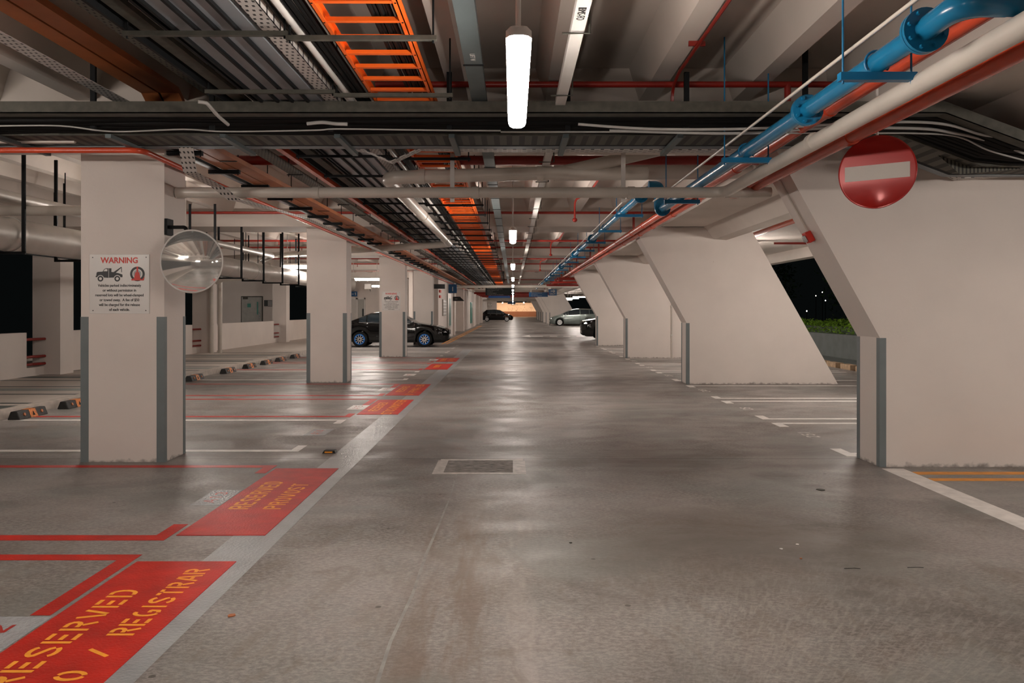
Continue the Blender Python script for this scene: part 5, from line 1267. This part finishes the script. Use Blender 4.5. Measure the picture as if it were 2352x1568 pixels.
sedan = dict(top=[(0, 0.60), (0.03, 0.74), (0.10, 0.84), (0.26, 0.96), (0.30, 0.99), (0.44, 1.38), (0.56, 1.42), (0.70, 1.36), (0.86, 1.06), (0.97, 1.02), (1, 0.85)],
             belt=[(0, 0.58), (0.03, 0.71), (0.10, 0.81), (0.28, 0.93), (0.5, 0.95), (0.8, 0.99), (0.97, 0.99), (1, 0.8)],
             side=[(0.34, 0.55), (0.565, 0.72), (0.728, 0.79)], screens=[(0.31, 0.43), (0.72, 0.85)], handles=[-0.15, -1.05], grille=(0.56, 0.68))
c1 = make_car('sedan_car', 'black sedan with blue alloy wheels parked behind the third column', 'carblack', 4.53, 1.70, 1.43, 2.60, 0.95, 0.31, sedan, 'bluerim')
c1.location = (-2.6 - 2.265, 31.95 + 0.85, 0)
hatch = dict(top=[(0, 0.62), (0.04, 0.78), (0.16, 0.95), (0.24, 1.03), (0.42, 1.44), (0.60, 1.52), (0.86, 1.47), (0.97, 1.1), (1, 0.95)],
             belt=[(0, 0.60), (0.04, 0.74), (0.16, 0.90), (0.28, 0.97), (0.5, 1.0), (0.95, 1.05), (1, 0.9)],
             side=[(0.30, 0.55), (0.57, 0.82)], screens=[(0.25, 0.40), (0.88, 0.95)], handles=[-0.1, -0.9], grille=(0.50, 0.62))
c2 = make_car('hatchback_car', 'small black hatchback parked across the far left, before the end wall', 'carblack', 3.95, 1.70, 1.52, 2.50, 0.80, 0.31, hatch, 'rim')
c2.location = (-1.95, 101.5, 0)
mpv = dict(top=[(0, 0.66), (0.03, 0.80), (0.12, 0.93), (0.20, 1.03), (0.40, 1.46), (0.55, 1.58), (0.85, 1.56), (0.95, 1.45), (0.985, 1.1), (1, 0.9)],
           belt=[(0, 0.64), (0.03, 0.77), (0.12, 0.88), (0.22, 0.97), (0.5, 1.02), (0.95, 1.12), (1, 0.9)],
           side=[(0.27, 0.36), (0.37, 0.60), (0.615, 0.79), (0.80, 0.92)], screens=[(0.21, 0.38), (0.95, 0.985)], handles=[0.05, -1.05], grille=(0.5, 0.62))
c3 = make_car('people_carrier', 'silver-green people carrier parked beyond the fourth raking pillar', 'carsilver', 4.60, 1.75, 1.60, 2.75, 0.90, 0.33, mpv, 'rim')
c3.rotation_euler[2] = PI; c3.location = (3.45 + 2.3, 74.0 + 0.9, 0)
suv = dict(top=[(0, 0.80), (0.02, 0.95), (0.10, 1.02), (0.20, 1.10), (0.34, 1.58), (0.55, 1.72), (0.9, 1.70), (0.98, 1.3), (1, 1.0)],
           belt=[(0, 0.78), (0.02, 0.93), (0.10, 0.99), (0.22, 1.05), (0.5, 1.08), (0.95, 1.15), (1, 0.98)],
           side=[(0.26, 0.55), (0.57, 0.82)], screens=[(0.21, 0.32), (0.92, 0.97)], handles=[0.0, -0.9], grille=(0.42, 0.90), bars=6)
c4 = make_car('grille_car', 'black car with a tall chrome-barred grille peeping past the fourth raking pillar', 'carblack', 4.8, 1.85, 1.75, 2.8, 0.95, 0.36, suv, 'rim')
c4.rotation_euler[2] = PI; c4.location = (3.42 + 2.4, 39.0 + 0.93, 0)
c5 = make_car('far_car', 'tiny dark car nose at the foot of the lit end wall', 'carblack', 4.5, 1.75, 1.5, 2.6, 0.9, 0.32, sedan, 'rim')
c5.rotation_euler[2] = PI; c5.location = (3.05 + 2.25 + 1.3, 140.0, 0)

# ------------------------------------------------------------------ outside on the right
struct(MB().box(10.6, 10.9, 8, 60, -0.06, 0.70).build('wall_garden', 'darkwall'))
for i in range(26):
    y = 9.0 + i * 0.9
    tag(MB().box(8.38, 8.6, y, y + 0.6, -0.06, 0.12).build('kerb_block', 'brick', bevel=0.01), '%s tan kerb block along the outer right edge' % ordn(i), 'kerb', 'tan kerb blocks on the right')
def leaves(n, box, size, name, m, label, shape=None):
    mb = MB()
    for i in range(n):
        if shape: p = shape()
        else: p = Vector((random.uniform(box[0], box[1]), random.uniform(box[2], box[3]), random.uniform(box[4], box[5])))
        a_ = Vector((random.uniform(-1, 1), random.uniform(-1, 1), random.uniform(-.6, .6))).normalized(); b_ = a_.orthogonal().normalized()
        s = size * random.uniform(.6, 1.3)
        mb.poly([p - a_ * s, p + b_ * s * .4, p + a_ * s, p - b_ * s * .4])
    return mb.build(name, m)
t = thing('hedge', (11.6, 20, 0.5), 'low clipped green hedge above the outer garden wall', 'hedge')
hb = MB(); hb.box(10.95, 12.6, 9, 45, -0.05, 0.92); hb.build('inner_mass', 'treeleaf', t)
def hs():
    y = random.uniform(12, 42); x = random.uniform(10.95, 12.8); z = 0.86 + 0.32 * math.sin((x - 10.85) / 1.95 * PI) * (0.75 + 0.25 * math.sin(y * 2.2) * math.sin(y * .9 + x)) + random.uniform(-.1, .03)
    if random.random() < .3: x = 10.88 + random.uniform(-.04, .03); z = random.uniform(0.68, 1.0)
    return Vector((x, y, z))
o = leaves(9000, None, 0.05, 'foliage', 'leaf', '', hs); o.parent = t; o.location = Vector(o.location) - Vector(t.location)
for i, (x, y, r) in enumerate(((15.5, 27, 2.6), (18, 38, 3.6), (14.5, 48, 2.8), (16, 66, 3.5), (13.5, 84, 3.0), (12.6, 96, 2.6))):
    t = thing('tree', (x, y, 0), ['leafy dark tree seen through the slanted gap', 'larger dark tree behind the hedge', 'dark tree farther behind the hedge', 'dark tree beyond the silver people carrier', 'second dark tree beyond the silver people carrier', 'farthest dark tree on the right'][i], 'tree', 'trees outside on the right')
    MB().tube([(x, y, -0.05), (x + .1, y, 1.5), (x, y, 3.0)], [0.16, .12, .07], 10).build('trunk', 'bark', t, True)
    def ts():
        a_ = random.uniform(0, 2 * PI); b_ = math.acos(random.uniform(-1, 1)); rr = r * random.uniform(.75, 1.05) * (0.85 + .15 * math.sin(a_ * 5) * math.sin(b_ * 6))
        return Vector((x + rr * math.sin(b_) * math.cos(a_), y + rr * math.sin(b_) * math.sin(a_), 3.2 + rr * 0.95 * math.cos(b_)))
    o = leaves(2600, None, 0.13, 'foliage', 'treeleaf', '', ts); o.parent = t; o.location = Vector(o.location) - Vector(t.location)
for i, (px, py, Y) in enumerate(((1889, 671, 70), (1896, 690, 75), (1853, 714, 60), (1874, 679, 90))):
    p = P(px, py, Y); t = thing('street_light', (p.x, p.y, 0), '%s distant street light glimpsed through the dark trees' % ['brightest', 'second', 'lowest', 'faintest'][i], 'lamp', 'distant street lights')
    MB().lathe([(0.01, -0.05), (0.055, 0), (0.01, 0.05)], p, 'z', 8).build('globe', 'farlamp', t); MB().tube([(p.x, p.y, -0.1), (p.x, p.y, p.z - 0.1)], 0.04, 6).build('post', 'black', t)
